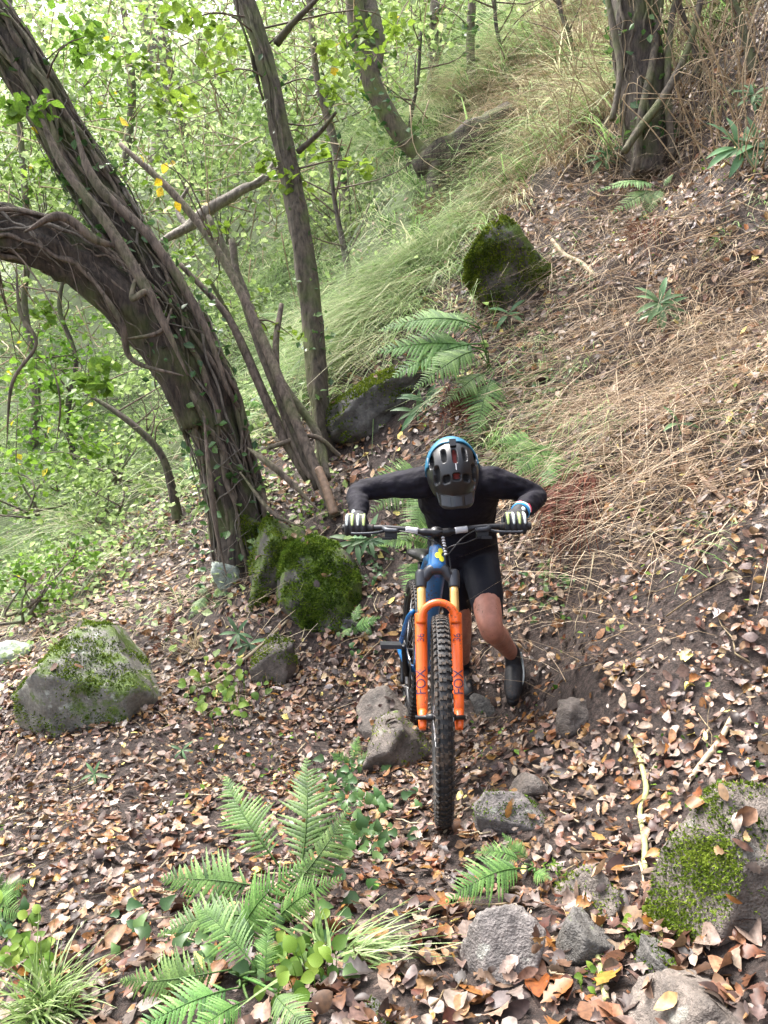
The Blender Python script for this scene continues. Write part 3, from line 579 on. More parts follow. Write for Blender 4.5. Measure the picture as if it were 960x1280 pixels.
grass_patch('grass', 'blond dry grass on the upper slope', 3400, (1.0, 7, 6.5, 14), lambda px, py, d, x, y: sm(px-py*0.6, 380, 520)*sm(d, 6.6, 7.4), (0.3, 0.6), 0.008, 13, 43, STRAW_M, 0.6, 0.5)
grass_patch('grass', 'rough green grass and weeds on the left slope', 3200, (-8, -0.6, 4.8, 15), lambda px, py, d, x, y: sm(d, 4.9, 7.4)*(0.2+0.8*sm(vnoise(x*1.1, y*1.1, 37), -.2, .15)), (0.12, 0.32), 0.009, 9, 45, GRASS, 0.4, 0.5)
grass_patch('dry_grass', 'matted straw-coloured stems hanging down the right bank', 5200, (0.7, 4.5, 2.6, 7.5), lambda px, py, d, x, y: np.maximum(np.exp(-((px-860)/170)**2-((py-430)/150)**2), 0.8*np.exp(-((px-780)/120)**2-((py-590)/110)**2)) + .35*np.exp(-((px-640)/60)**2-((py-330)/60)**2) + .3*np.exp(-((px-880)/90)**2-((py-90)/90)**2), (0.12, 0.5), 0.0036, 8, 47, STRAW_M, 0.45, 0.9, 0.4, 0.13)
grass_patch('dry_grass', 'thin wiry stems strewn over the leafy bank', 1700, (0.3, 5, 2.2, 7.5), lambda px, py, d, x, y: sm(px, 560, 720)*(1-sm(py, 640, 760))*(0.25+0.75*sm(vnoise(x*1.6, y*1.6, 35), -.15, .2)), (0.12, 0.4), 0.003, 4, 49, STRAW_M, 0.4, 0.8, 0.5, 0.12)
grass_patch('grass', 'short green grass tufts growing on the bank above the rider', 420, (0.2, 2.2, 3.8, 6.4), lambda px, py, d, x, y: np.exp(-((px-680)/70)**2-((py-490)/70)**2) + .8*np.exp(-((px-610)/40)**2-((py-560)/30)**2)+.5*np.exp(-((px-720)/60)**2-((py-560)/60)**2), (0.1, 0.3), 0.006, 12, 51, GRASS, 0.5, 0.5, 0.7)
grass_patch('grass', 'sparse green sprigs and grass dotted over the right bank', 700, (0.8, 4.5, 2.6, 7), lambda px, py, d, x, y: sm(px, 640, 720)*(1-sm(py, 640, 740))*sm(vnoise(x*2.2, y*2.2, 95), .0, .25), (0.08, 0.22), 0.006, 8, 96, GRASS, 0.5, 0.5, 0.5, 0.04)
grass_patch('dry_grass', 'dry stalks lying across the left slope', 900, (-4.5, 0.0, 2.4, 7), lambda px, py, d, x, y: 0.9*np.exp(-((px-300)/200)**2-((py-740)/90)**2)+.6*np.exp(-((px-60)/90)**2-((py-790)/40)**2), (0.12, 0.34), 0.004, 7, 53, STRAW_M, 0.4, 0.7, 0.6, 0.1)

A = Acc(); rr = np.random.default_rng(131)
for k in range(260):
    x0 = rr.uniform(690, 970); y0 = rr.uniform(20, 230)+.0*x0; g = GD(x0, y0); a = P(x0, y0, g); le = rr.uniform(.4, 1.3); an = rr.normal()*.7
    tip = a+np.array([math.sin(an)*le*.7-.15, -.25*le*rr.random(), le*(.5+.5*rr.random())]); tip2 = tip+np.array([rr.normal()*.3-.15, -.1, -.25*rr.random()])*le
    V, F = tube(catmull([a, (a+tip)/2+rr.normal(size=3)*.06, tip, tip2], 14), np.linspace(.0055, .0018, 14)*(.6+.7*rr.random()), 5); A.add(V, F, .3+.5*rr.random())
bs = obj('bramble_stems', A.mesh('bramble_stems'), STRAW_M); tag(bs, 'thin pale bramble stems arching around the tree on the bank', 'stems', kind='stuff')
A = Acc()
for k in range(950):
    x0 = rr.uniform(560, 965); y0 = rr.uniform(150, 620); g = GD(x0, y0); a = P(x0, y0, g-.02); le = rr.uniform(.15, .6); an = rr.random()*6.28
    dv = np.array([math.cos(an)*.8-.3, -.35, -.35+.4*math.sin(an)]); dv /= np.linalg.norm(dv); pts = [a+dv*le*q+rr.normal(size=3)*.03*le for q in (0, .35, .7, 1)]
    pts = [np.array([q[0], q[1], max(q[2], float(H(q[0:1], q[1:2])[0])+.012+.03*rr.random())]) for q in pts]
    V, F = tube(catmull(pts, 12), np.linspace(.0032, .0014, 12)*(.6+.9*rr.random()), 4); A.add(V, F, .25+.6*rr.random())
bs = obj('root_tangle', A.mesh('root_tangle'), STRAW_M); tag(bs, 'wiry roots and runners trailing down the right bank', 'stems', kind='stuff')

pu, pux, puy, pud = region_points(40000, (-9, 1.0, 4.0, 16), lambda px, py, d, x, y: sm(d, 4.5, 7.0)*sm(vnoise(x*1.3, y*1.3, 55)+.5*vnoise(x*4, y*4, 56), -.18, .15)*(1-.6*sm(px, 300, 420)), 57)
ru = np.random.default_rng(58); pu = pu+np.stack([0*pud, 0*pud, .03+.28*ru.random(len(pud))**1.6], -1)
V, F, T = leaf_cards(pu, .055*(.6+.9*ru.random(len(pu))), np.clip(.5+.35*ru.normal(size=len(pu)), 0, 1), seed=59)
ug = obj('undergrowth', mesh('undergrowth', V, F, T, False), LEAF_FAR); tag(ug, 'low bright green weeds covering the left slope', 'undergrowth', kind='stuff')
pu, pux, puy, pud = region_points(4200, (-4, 4.5, 1.6, 7), lambda px, py, d, x, y: sm(vnoise(x*1.9, y*1.9, 65)+.5*vnoise(x*6, y*6, 66), .06, .3), 67)
pu = pu+np.stack([0*pud, 0*pud, .02+.05*ru.random(len(pud))], -1); V, F, T = leaf_cards(pu, .022*(.6+.9*ru.random(len(pu))), np.clip(.4+.3*ru.normal(size=len(pu)), 0, .9), seed=69)
ug = obj('seedlings', mesh('seedlings', V, F, T, False), LEAF_HAZEL); tag(ug, 'tiny green seedlings dotted among the fallen leaves', 'seedlings', kind='stuff')

# ------------------------------------------------------------------ leaf litter
def leaf_shapes():
    def S(w, y): return np.array(w, float), np.array(y, float)
    return [S([.01, .23, .24, .01], [-.5, -.2, .2, .5])] + [S([.01, .15, .25, .29, .28, .2, .09, .01], [-.5, -.4, -.24, -.06, .12, .28, .41, .5]),
            S([.01, .12, .2, .21, .14, .01], [-.5, -.34, -.1, .14, .36, .5]),
            S([.01, .05, .18, .15, .25, .19, .27, .2, .2, .1, .01], [-.5, -.38, -.27, -.19, -.06, .04, .15, .25, .35, .44, .5]),
            S([.02, .02, .26, .22, .38, .26, .25, .12, .12, .01], [-.5, -.34, -.24, -.1, .03, .14, .24, .32, .4, .5])]
SH = leaf_shapes()
def leaf_mesh_batch(pos, nrm, size, shape, tone, seed):
    r = np.random.default_rng(seed); n = len(pos); w, y = SH[shape]; m = len(w)
    a = r.random(n)*6.28
    nn = nrm + r.normal(size=(n, 3))*0.34; nn /= np.linalg.norm(nn, axis=1)[:, None]
    u = np.stack([np.cos(a), np.sin(a), np.zeros(n)], -1); u -= nn*(u*nn).sum(1)[:, None]; u /= np.linalg.norm(u, axis=1)[:, None]; s = np.cross(u, nn)
    cl, cu, tw = r.normal(size=n)*0.45+0.2, r.normal(size=n)*0.5, r.normal(size=n)*0.35
    wj = w[None]*(0.92+0.16*r.random((n, m)))*(0.7+0.6*r.random((n, 1)))
    def pt(xs): return pos[:, None] + size[:, None, None]*(u[:, None]*y[None, :, None] + s[:, None]*xs[..., None] + nn[:, None]*(cl[:, None]*(np.abs(xs)**1.5)*1.6 + cu[:, None]*y[None]**2 + tw[:, None]*xs*y[None]*2)[..., None])
    V = np.stack([pt(-wj), pt(wj*0), pt(wj*(0.9+0.2*r.random((n, 1))))], 2).reshape(-1, 3)
    i = (np.arange(n)[:, None]*m*3 + np.arange(m-1)[None]*3).reshape(-1)
    F = np.concatenate([np.stack([i, i+1, i+4, i+3], -1), np.stack([i+1, i+2, i+5, i+4], -1)])
    return V, [F], np.repeat(tone, m*3)
LITTER = mat_leaf('fallen_leaves', [(0, (0.022, 0.013, 0.011)), (0.22, (0.075, 0.040, 0.031)), (0.45, (0.175, 0.098, 0.064)), (0.66, (0.255, 0.157, 0.103)), (0.84, (0.35, 0.245, 0.172)), (0.965, (0.41, 0.325, 0.285)), (1.0, (0.62, 0.44, 0.04))], 0.12, 0.45, 0.35, hues=True)
def litter_tone(r, n):
    t = np.clip(r.beta(1.6, 2.1, n)*1.02, 0, 0.95); t[r.random(n) < 0.012] = 1.0; return t
def scatter_leaves(n, box_, accept, size, seed, shapes, keep=None):
    r = np.random.default_rng(seed); p, px, py, d = region_points(n, box_, accept, seed)
    nr = Hn(p[:, 0], p[:, 1], .04); nc = Hn(p[:, 0], p[:, 1], .45); kp = r.random(len(p)) < 1-.7*sm(nc[:, 2]-nr[:, 2], .06, .22)
    p, px, py, d, nr = p[kp], px[kp], py[kp], d[kp], nr[kp]; p = p + nr*(0.004+0.025*r.random(len(p)))[:, None]
    sz = size(d)*(0.55+0.9*r.random(len(p))); sh = r.choice(shapes, len(p)); return p, nr, sz, sh, litter_tone(r, len(p)), px, py, d
def sparse(px, py, d, x, y):                     # thinner where straw or grass takes over, and on trodden soil
    k = 1 - 0.3*np.exp(-((px-850)/130)**2-((py-440)/110)**2)
    k *= 1-0.75*np.exp(-((px-690)/60)**2-((py-800)/50)**2) - 0.6*np.exp(-((px-240)/130)**2-((py-935)/22)**2) - 0.5*np.exp(-((px-610)/60)**2-((py-890)/40)**2)
    k *= 0.55+0.45*sm(vnoise(x*2.6, y*2.6, 91)+.6*vnoise(x*7, y*7, 92), -.32, .12)
    return np.clip(k*(1-sm(d, 6.3, 8.5)*0.9), 0, 1)
near = scatter_leaves(19200, (-2.6, 2.6, 0.5, 4.2), sparse, lambda d: 0.044+0.013*(1-sm(d, 1.7, 2.7)), 61, [1, 1, 2, 3, 3, 4, 4])
far = scatter_leaves(50000, (-5, 5.5, 3.2, 11), lambda *a: sparse(*a)*sm(a[4], 3.2, 4.2), lambda d: 0.057+0*d, 62, [0])
bits = scatter_leaves(15000, (-2.6, 2.6, 0.5, 4.2), lambda *a: np.clip(sparse(*a)*1.5, 0, 1), lambda d: 0.022+0*d, 63, [0])
# the largest fallen leaves in view are pieces of their own, the rest one mass
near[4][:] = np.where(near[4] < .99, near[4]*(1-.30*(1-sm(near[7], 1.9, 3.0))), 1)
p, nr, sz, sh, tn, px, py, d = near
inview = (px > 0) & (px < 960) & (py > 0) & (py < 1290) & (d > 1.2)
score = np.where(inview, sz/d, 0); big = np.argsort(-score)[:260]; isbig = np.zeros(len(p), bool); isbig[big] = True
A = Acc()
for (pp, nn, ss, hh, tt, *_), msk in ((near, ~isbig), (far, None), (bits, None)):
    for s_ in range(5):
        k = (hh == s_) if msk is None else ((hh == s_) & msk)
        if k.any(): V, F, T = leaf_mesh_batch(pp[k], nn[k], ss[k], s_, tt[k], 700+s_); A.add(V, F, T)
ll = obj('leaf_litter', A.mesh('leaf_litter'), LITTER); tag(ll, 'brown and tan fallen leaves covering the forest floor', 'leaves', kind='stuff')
for q in big:
    V, F, T = leaf_mesh_batch(p[q:q+1], nr[q:q+1], sz[q:q+1]*1.12, int(sh[q]), tn[q:q+1], 9000+int(q)); obj('fallen_leaf', mesh('fallen_leaf', V, F, T), LITTER, ground)
# twigs and wiry roots lying on the floor
A = Acc(); rr = np.random.default_rng(88)
tp, tx, ty, td = region_points(1500, (-3.5, 4, 0.8, 7), lambda px, py, d, x, y: 0.6+0*px, 89)
for q in tp:
    a = rr.random()*6.28; ln = rr.uniform(0.05, 0.28); k = np.linspace(-1, 1, 5)[:, None]*ln/2
    c = q + k*np.array([math.cos(a), math.sin(a), 0]) + rr.normal(size=(5, 3))*0.008; c[:, 2] = H(c[:, 0], c[:, 1])+0.012+0.02*rr.random()
    V, F = tube(c, np.linspace(0.0028, 0.001, 5)*(0.6+rr.random()), 4); A.add(V, F, rr.random())
tg = obj('twig_litter', A.mesh('twig_litter'), STRAW_M); tag(tg, 'thin twigs and wiry roots scattered among the fallen leaves', 'twigs', kind='stuff')

# ------------------------------------------------------------------ rocks
def rock_mesh(name, seed, cuts=9, rough=0.085, sub=5):
    bm = bmesh.new(); bmesh.ops.create_icosphere(bm, subdivisions=sub, radius=1.0)
    V = np.array([v.co[:] for v in bm.verts]); F = np.array([[v.index for v in f.verts] for f in bm.faces]); bm.free()
    r = np.random.default_rng(seed)
    D = r.normal(size=(cuts+5, 3)); D /= np.linalg.norm(D, axis=1)[:, None]; c = r.uniform(0.45, 0.8, cuts+5)
    q = V@D.T; k = np.where(q > .05, c[None]/np.maximum(q, .05), 9).min(1); k = np.minimum(k, 1.0)      # a chipped block: the nearest of a dozen flat faces
    V = V*k[:, None]; V /= np.abs(V).max(0)
    off = Vector((seed*3.1, seed*1.7, 0))
    dsp = np.array([noise.fractal(Vector(v)*2.0+off, 0.8, 2.1, 5)*rough - max(0, .12-abs(noise.noise(Vector(v)*2.6+off)))*rough*5*.3 for v in V])
    V = V*(1+dsp[:, None]); return V, F
ROCKM = {'grey': mat_rock('rock_grey', (0.07, 0.062, 0.058), (0.21, 0.185, 0.17), 0.12, 0.35), 'mossy': mat_rock('rock_mossy', (0.09, 0.085, 0.07), (0.27, 0.26, 0.22), 0.45, 0.8),
  'moss': mat_rock('rock_full_moss', (0.035, 0.032, 0.026), (0.13, 0.12, 0.10), 0.62, 0.0, (0.08, 0.125, 0.015)), 'brown': mat_rock('rock_brown', (0.05, 0.041, 0.034), (0.17, 0.14, 0.118), 0.15, 0.25),
  'dark': mat_rock('rock_dark', (0.03, 0.028, 0.024), (0.13, 0.12, 0.11), 0.25, 0.1), 'pale': mat_rock('rock_pale', (0.16, 0.19, 0.16), (0.38, 0.42, 0.36), 0.3, 0.6)}
MOSSB = mat_leaf('moss_blades', [(0, (0.035, 0.06, 0.008)), (0.6, (0.10, 0.155, 0.016)), (1, (0.20, 0.26, 0.035))], 0.3, 0.8, 0.1)
def rock(label, px, py, d, wpx, hpx, mt, seed, dep=None, rot=0.0, tilt=0.0, moss_n=0, cuts=9, moss_dir=(0, 0, 1), bright=1.0):
    d = GD(px, py+.42*hpx, .9)+.10*hpx*d/960; py += .22*hpx; hpx *= 1.45; c = P(px, py, d+.04); sx = wpx*d/960/2*1.1; sz = hpx*d/960/2; sy = dep if dep else (sx+sz)/2
    V, F = rock_mesh('rock', seed, cuts); R = np.array((Matrix.Rotation(rot, 3, 'Z')@Matrix.Rotation(tilt, 3, 'Y')))
    Vw = (V*np.array([sx, sy, sz]))@R.T; loc = Vector(c)
    o = bpy.data.objects.new('rock', mesh('rock', Vw, F)); COL.objects.link(o); o.location = loc; o.data.materials.append(ROCKM[mt])
    tag(o, label, 'rock', 'rocks along the trail')
    if wpx > 75:                                     # a few leaves have come to rest on the larger stones
        r = np.random.default_rng(seed+9); tri = Vw[F]; ctr = tri.mean(1); nr = np.cross(tri[:, 1]-tri[:, 0], tri[:, 2]-tri[:, 0]); nr /= np.linalg.norm(nr, axis=1)[:, None]+1e-9
        c_ = np.where((nr[:, 2] > .55) & (ctr[:, 2] > 0))[0]
        for f in r.choice(c_, min(len(c_), 4+int(wpx/20)), replace=False) if len(c_) else []:
            Vl, Fl, Tl = leaf_mesh_batch((ctr[f]+nr[f]*.012)[None], nr[f][None], np.array([.05*(.6+.7*r.random())]), int(r.integers(1, 5)), litter_tone(r, 1)*.9, int(f)); obj('fallen_leaf', mesh('fallen_leaf', Vl, Fl, Tl), LITTER, o, world=False)
    if moss_n:
        r = np.random.default_rng(seed+5); tri = Vw[F]; ctr = tri.mean(1); nr = np.cross(tri[:, 1]-tri[:, 0], tri[:, 2]-tri[:, 0]); ar = np.linalg.norm(nr, axis=1); nr /= ar[:, None]+1e-9
        md = np.array(moss_dir, float); md /= np.linalg.norm(md)
        fq = 5/max(sx, sz)**.7; wgt = ar*np.clip((nr@md)*.8-.05+1.3*vnoise(ctr[:, 0]*fq+seed, (ctr[:, 2]+ctr[:, 1])*fq, seed), 0, 1)**1.3+1e-12; wgt /= wgt.sum()
        f = r.choice(len(F), moss_n, p=wgt); bc = r.dirichlet((1, 1, 1), moss_n); q = (tri[f]*bc[..., None]).sum(1)
        tone = np.clip(0.5+0.9*vnoise(q[:, 0]*22, q[:, 2]*22+q[:, 1]*22, 8)+0.25*r.normal(size=moss_n), 0, 1)
        dv = nr[f]+r.normal(size=(moss_n, 3))*.55; dv /= np.linalg.norm(dv, axis=1)[:, None]; sd = np.cross(dv, r.normal(size=(moss_n, 3))); sd /= np.linalg.norm(sd, axis=1)[:, None]; l_ = (.007+.009*r.random(moss_n))[:, None]*max(.8, d/3.4)
        V2 = np.stack([q-sd*l_*.28, q+sd*l_*.28, q+dv*l_], 1).reshape(-1, 3); F2 = np.arange(moss_n*3).reshape(-1, 3); T2 = np.repeat(tone, 3)
        m = obj('moss', mesh('moss', V2, F2, T2, False), MOSSB, o, world=False); m['kind'] = 'stuff'
    return o
rock('large angular mossy boulder at the left side', 108, 838, 4.45, 160, 150, 'mossy', 3, 0.45, 0.25, 0.35, 5000, 10, (-.3, -.3, 1))
rock('bright green moss-covered rock below the ivy tree roots', 388, 725, 5.0, 120, 110, 'moss', 5, 0.35, 0.2, 0.2, 12000, 9, (-.2, -.6, .6))
rock('mossy ledge between the green rock and the trunk', 352, 690, 5.15, 90, 90, 'moss', 71, 0.3, 0.3, 0.1, 5000, 9, (-.1, -.7, .6))
rock('narrow mossy stone directly under the ivy tree trunk', 325, 665, 5.25, 62, 95, 'moss', 8, 0.25, 0.1, -0.2, 6000, 9, (0, -.7, .5))
rock('upright mossy boulder set in the bank above the rider', 652, 328, 6.15, 112, 128, 'moss', 12, 0.3, 0.3, -0.35, 8000, 10, (-.5, -.6, .4))
rock('dark overhanging rock with a mossy edge beside the fern', 482, 488, 5.75, 185, 50, 'dark', 16, 0.42, -0.3, -0.62, 6000, 9, (-.5, -.2, .9))
rock('pale green-grey slab at the foot of the ivy tree', 292, 712, 5.1, 62, 40, 'pale', 18, 0.15, 0.2, 0.55, 0, 8)
rock('half-buried brown slab left of the trail', 338, 822, 4.6, 52, 84, 'brown', 23, 0.14, 0.4, 0.35, 900, 6)
rock('brown rock step behind the front wheel on its left', 488, 893, 3.55, 80, 60, 'brown', 24, 0.2, 0.2, 0.1, 0, 9)
rock('wet brown step stone left of the front tyre', 500, 932, 3.2, 82, 62, 'brown', 27, 0.2, -0.2, 0.0, 250, 9)
rock('flat-topped grey-green stone right of the front tyre', 632, 1015, 2.72, 92, 62, 'grey', 30, 0.12, 0.25, 0.1, 500, 10)
rock('brown angular stone behind the flat grey-green one', 655, 980, 2.95, 46, 44, 'brown', 31, 0.09, 0.6, 0.3, 0, 8)
rock('small square stone on the trail right of the foot', 722, 893, 3.05, 58, 56, 'brown', 33, 0.1, 0.2, 0.1, 0, 10)
rock('rounded grey-violet stone below the small fern', 627, 1180, 1.98, 92, 110, 'grey', 36, 0.12, 0.1, 0.1, 0, 8)
rock('dark greenish stone right of the small fern', 738, 1108, 2.2, 80, 92, 'brown', 39, 0.1, -0.3, 0.1, 500, 9)
rock('dark wet stone sunk below the greenish one', 722, 1168, 2.02, 60, 84, 'dark', 40, 0.08, 0.3, 0.1, 0, 8)
rock('large boulder with a mossy flank at the right edge', 922, 1088, 1.86, 178, 190, 'brown', 43, 0.2, 0.3, 0.25, 7000, 9, (-1, -.25, .35))
rock('small moss cushion stone against the right boulder', 850, 1125, 1.98, 52, 80, 'moss', 44, 0.1, 0.1, 0.3, 9000, 8, (-.3, -.4, .8))
rock('broad flat stone at the bottom right corner', 868, 1256, 1.57, 200, 120, 'brown', 47, 0.16, -0.2, 0.1, 0, 8)
rock('dark green flat stone above the bottom right stone', 826, 1206, 1.76, 76, 60, 'dark', 50, 0.08, 0.2, 0.05, 300, 9)
rock('dark low rock behind the tyre below the rider', 612, 885, 3.75, 50, 28, 'dark', 53, 0.12, 0.3, 0.2, 0, 9)
rock('low grey stone at the left edge behind the boulder', 12, 812, 5.2, 60, 42, 'pale', 59, 0.2, 0.2, 0.1, 0, 8)
rock('mossy stone hidden in leaves right of the green rock', 440, 775, 4.75, 46, 40, 'dark', 62, 0.12, 0.2, 0.3, 400, 9)
rock('dark root-bound block at the bottom edge', 466, 1268, 1.72, 74, 50, 'dark', 65, 0.1, 0.2, 0.1, 200, 9)
# ------------------------------------------------------------------ ferns
def frond_mesh(seed, pairs=24, width=0.21, arch=0.14, K=7, curl=0.0):
    r = np.random.default_rng(seed); A = Acc(); t = np.linspace(0, 1, 22)
    lb = (.07 if seed % 2 else -.06); 
    def rach(t): return np.stack([0.02*np.sin(t*3+seed)+lb*t*(1-t)*2, t, arch*4*t*(1-t)*(1-0.3*t)], -1)
    V, F = tube(rach(t), 0.0085*(1-0.85*t), 5); A.add(V, F, 0.3)
    for i in range(pairs):
        tt = 0.14+0.85*(i+0.5)/pairs; prof = min(1, (tt-0.02)/0.3)**0.8*min(1, (1-tt)/0.62)**0.85
        ln = width*prof*(0.92+0.16*r.random())+0.004; hw = 0.85/pairs*0.62*(0.55+0.45*prof); o = rach(np.array([tt]))[0]
        for sgn in (-1, 1):
            if r.random() < .05: continue
            ln_ = ln; ln = ln*(.8+.35*r.random())
            a = math.radians(22+18*tt+r.normal()*4); dr = np.array([sgn*math.cos(a), math.sin(a), 0]); pr = np.array([-sgn*math.sin(a), math.cos(a), 0])
            k = np.linspace(0, 1, K*2+1); wd = hw*(1-k**2.2)*np.where(np.arange(K*2+1) % 2 == 1, 1.0, 0.55)+0.0004; dz = -0.28*ln*k**2+0.05*ln*k + curl*r.normal()*k*ln
            bend = r.normal()*0.06
            c = o[None]+dr[None]*(ln*k)[:, None]+pr[None]*(bend*ln*k**2)[:, None]; c[:, 2] += dz
            n = len(k); Vp = np.stack([c-pr*wd[:, None]-np.array([0, 0, 1])*wd[:, None]*.35, c, c+pr*wd[:, None]-np.array([0, 0, 1])*wd[:, None]*.35], 1).reshape(-1, 3); j = np.arange(n-1)*3
            A.add(Vp, [np.concatenate([np.stack([j, j+1, j+4, j+3], -1), np.stack([j+1, j+2, j+5, j+4], -1)])], np.clip(0.5+0.2*r.normal()+0.2*(k.repeat(3)-.5), 0, 1)); ln = ln_
    return A.mesh('frond')
FERN = mat_leaf('fern_green', [(0, (0.035, 0.085, 0.02)), (0.5, (0.10, 0.20, 0.045)), (1, (0.20, 0.33, 0.09))], 0.35, 0.5, vary=True)
FERN_PALE = mat_leaf('fern_pale', [(0, (0.07, 0.13, 0.05)), (0.5, (0.17, 0.28, 0.10)), (1, (0.30, 0.42, 0.18))], 0.4, 0.5, vary=True)
FERN_DEAD = mat_leaf('fern_dead', [(0, (0.028, 0.010, 0.005)), (0.5, (0.10, 0.038, 0.018)), (1, (0.20, 0.085, 0.042))], 0.15, 0.85)
FR = {}
def frond_data(kind):
    if kind not in FR:
        me = {'a': lambda: frond_mesh(1, 24, 0.30, 0.13), 'b': lambda: frond_mesh(2, 26, 0.26, 0.18), 'c': lambda: frond_mesh(3, 22, 0.32, 0.10), 'p': lambda: frond_mesh(4, 18, 0.25, 0.16, 5), 'd': lambda: frond_mesh(5, 18, 0.09, 0.1, 3, 0.6)}[kind]()
        me.materials.append({'a': FERN, 'b': FERN, 'c': FERN, 'p': FERN_PALE, 'd': FERN_DEAD}[kind]); FR[kind] = me
    return FR[kind]
def frond(parent, b, e, kind, hint=(0, -0.45, 0.9), wide=1.0):
    b = Vector(b); e = Vector(e); Y = e-b; ln = Y.length; Y.normalize(); Z = Vector(hint); Z = (Z-Y*Z.dot(Y)).normalized(); X = Y.cross(Z)
    M = Matrix((( X.x*ln*wide, Y.x*ln, Z.x*ln, b.x-parent.location.x), (X.y*ln*wide, Y.y*ln, Z.y*ln, b.y-parent.location.y), (X.z*ln*wide, Y.z*ln, Z.z*ln, b.z-parent.location.z), (0, 0, 0, 1)))
    o = bpy.data.objects.new('frond', frond_data(kind)); COL.objects.link(o); o.parent = parent; o.matrix_local = M; return o
def fern(label, base, fronds, kinds='abc', name='fern', cat='fern', group='ferns along the trail', wide=1.0, extra=0):
    sh_ = GD(base[0], base[1])-base[2]-.02*base[2]; base = (base[0], base[1], base[2]+sh_); fronds = [tuple(v+(sh_ if k_ % 3 == 2 else 0) for k_, v in enumerate(f)) for f in fronds]
    B = P(*base); t = thing(name, label, cat, B, group); rr = np.random.default_rng(int(base[0]*7+base[1]))
    for i, f in enumerate(fronds):
        b = P(*f[:3]) if len(f) >= 6 else B; e = P(*f[-3:])
        h = (0, -0.45, 0.9) if name == 'fern' else (0, -0.9, 0.3)
        frond(t, b, e, kinds[i % len(kinds)], (h[0]+rr.normal()*.15, h[1]+rr.normal()*.15, h[2]), wide)
        if len(f) >= 6:                                # the stalk runs on down to the crown of the plant
            V, F = tube(catmull([B+rr.normal(size=3)*.01, (B+b)/2+np.array([0, 0, .01]), b], 8), 0.0035, 5); obj('stalk', mesh('stalk', V, F, np.full(len(V), .3)), FERN, t)
    for i in range(extra):
        a = rr.random()*6.28; ln = rr.uniform(.12, .22)*base[2]/2.5; frond(t, B, B+np.array([math.cos(a)*ln, math.sin(a)*ln*.6, ln*.5]), kinds[i % len(kinds)])
    return t
fern('big bright green fern spreading in the left foreground', (345,1135,2.36), [(372,1100,2.36,385,946,2.62),(350,1090,2.40,284,968,2.62),(330,1110,2.34,200,1098,2.42),(330,1150,2.26,196,1168,2.28),(300,1178,2.2,388,1078,2.10),(356,1118,2.34,440,1010,2.5),(345,1150,2.26,430,1100,2.2)], 'abcab')
fern('lower fern with drooping fronds at the bottom left', (300,1225,2.02), [(290,1215,2.02,150,1222,2.05),(300,1235,1.98,165,1290,1.85),(320,1215,2.0,245,1130,2.15),(330,1230,1.96,340,1150,2.05),(310,1250,1.9,230,1300,1.78),(345,1240,1.9,395,1295,1.75)], 'bca')
fern('small dark green fern beside the grey-violet stone', (668,1090,2.22), [(660,1088,2.2,555,1126,2.08),(655,1080,2.22,592,1064,2.22),(664,1078,2.25,628,1040,2.3),(668,1090,2.2,690,1100,2.1)], 'aab')
fern('arching fern over the dark rock above the rider', (612,462,5.45), [(600,412,5.4,472,412,5.4),(605,430,5.35,490,472,5.2),(598,418,5.4,520,400,5.6),(612,468,5.3,552,508,5.1),(618,466,5.3,594,548,5.0),(600,440,5.3,515,486,5.1),(600,410,5.45,560,392,5.6),(610,440,5.35,470,440,5.3)], 'bcb', wide=1.1)
fern('fern frond spray at the elbow beside the dead bracken', (690,560,4.35), [(690,565,4.2,622,572,4.05),(690,560,4.2,690,618,3.9),(700,566,4.15,752,570,4.05),(712,570,4.1,742,620,3.9),(700,562,4.2,640,598,3.95),(680,558,4.3,622,552,4.25)], 'bac', wide=1.15)
fern('fern behind the rider seen under the bent arm', (555,600,4.6), [(548,605,4.4,462,640,4.1),(552,615,4.35,492,690,4.0),(545,598,4.5,460,604,4.3),(556,610,4.3,515,665,4.0)], 'abc', wide=1.25)
fern('low fern hidden between saddle and trail', (560,700,4.4), [(555,688,4.3,495,655,4.1),(540,698,4.3,508,745,4.0),(545,690,4.3,470,682,4.1)], 'bca', wide=1.25)
fern('pale fern below the tree on top of the bank', (830,240,5.7), [(822,240,5.6,765,268,5.4),(822,235,5.6,748,240,5.5),(826,238,5.6,800,275,5.4),(830,236,5.6,842,218,5.6)], 'p')
fern('small pale fern left of the fallen pale slab', (262,745,5.0), [(258,745,5.0,236,775,4.8),(262,742,5.0,250,738,5.2),(265,748,5.0,278,775,4.9),(264,745,5.0,285,745,4.9)], 'p')
fern('little fern between the steps and the big fern', (440,960,3.0), [(440,960,3.0,412,940,3.0),(440,955,3.0,450,920,3.1),(442,960,3.0,470,935,3.0),(438,965,2.95,420,985,2.85)], 'ab')
fern('fern at the foot of the slender trunk', (330,520,6.6), [(330,510,6.6,302,505,6.4),(330,510,6.6,330,485,6.8),(334,515,6.6,362,500,6.5),(328,515,6.6,300,530,6.4)], 'bp')
fern('pale fern beyond the leaning hazel stems', (360,410,8), [(360,400,8,320,395,7.8),(360,400,8,345,375,8.1),(364,400,8,400,380,8),(362,404,8,380,415,7.8)], 'p')
fern('pale fern on the slope far left', (235,600,7.4), [(235,595,7.4,205,590,7.2),(235,595,7.4,240,565,7.5),(236,598,7.4,265,590,7.2)], 'p')
fern('fern at the left edge above the grey stone', (40,770,5.7), [(38,765,5.7,0,755,5.5),(40,760,5.7,20,730,5.8),(42,765,5.7,75,745,5.6),(40,765,5.6,10,790,5.4)], 'pb')
fern('fern tips at the left edge of the foreground', (-10,1130,2.6), [(-5,1130,2.6,38,1100,2.5),(-5,1130,2.6,30,1150,2.4),(-8,1125,2.6,5,1090,2.6)], 'ab')
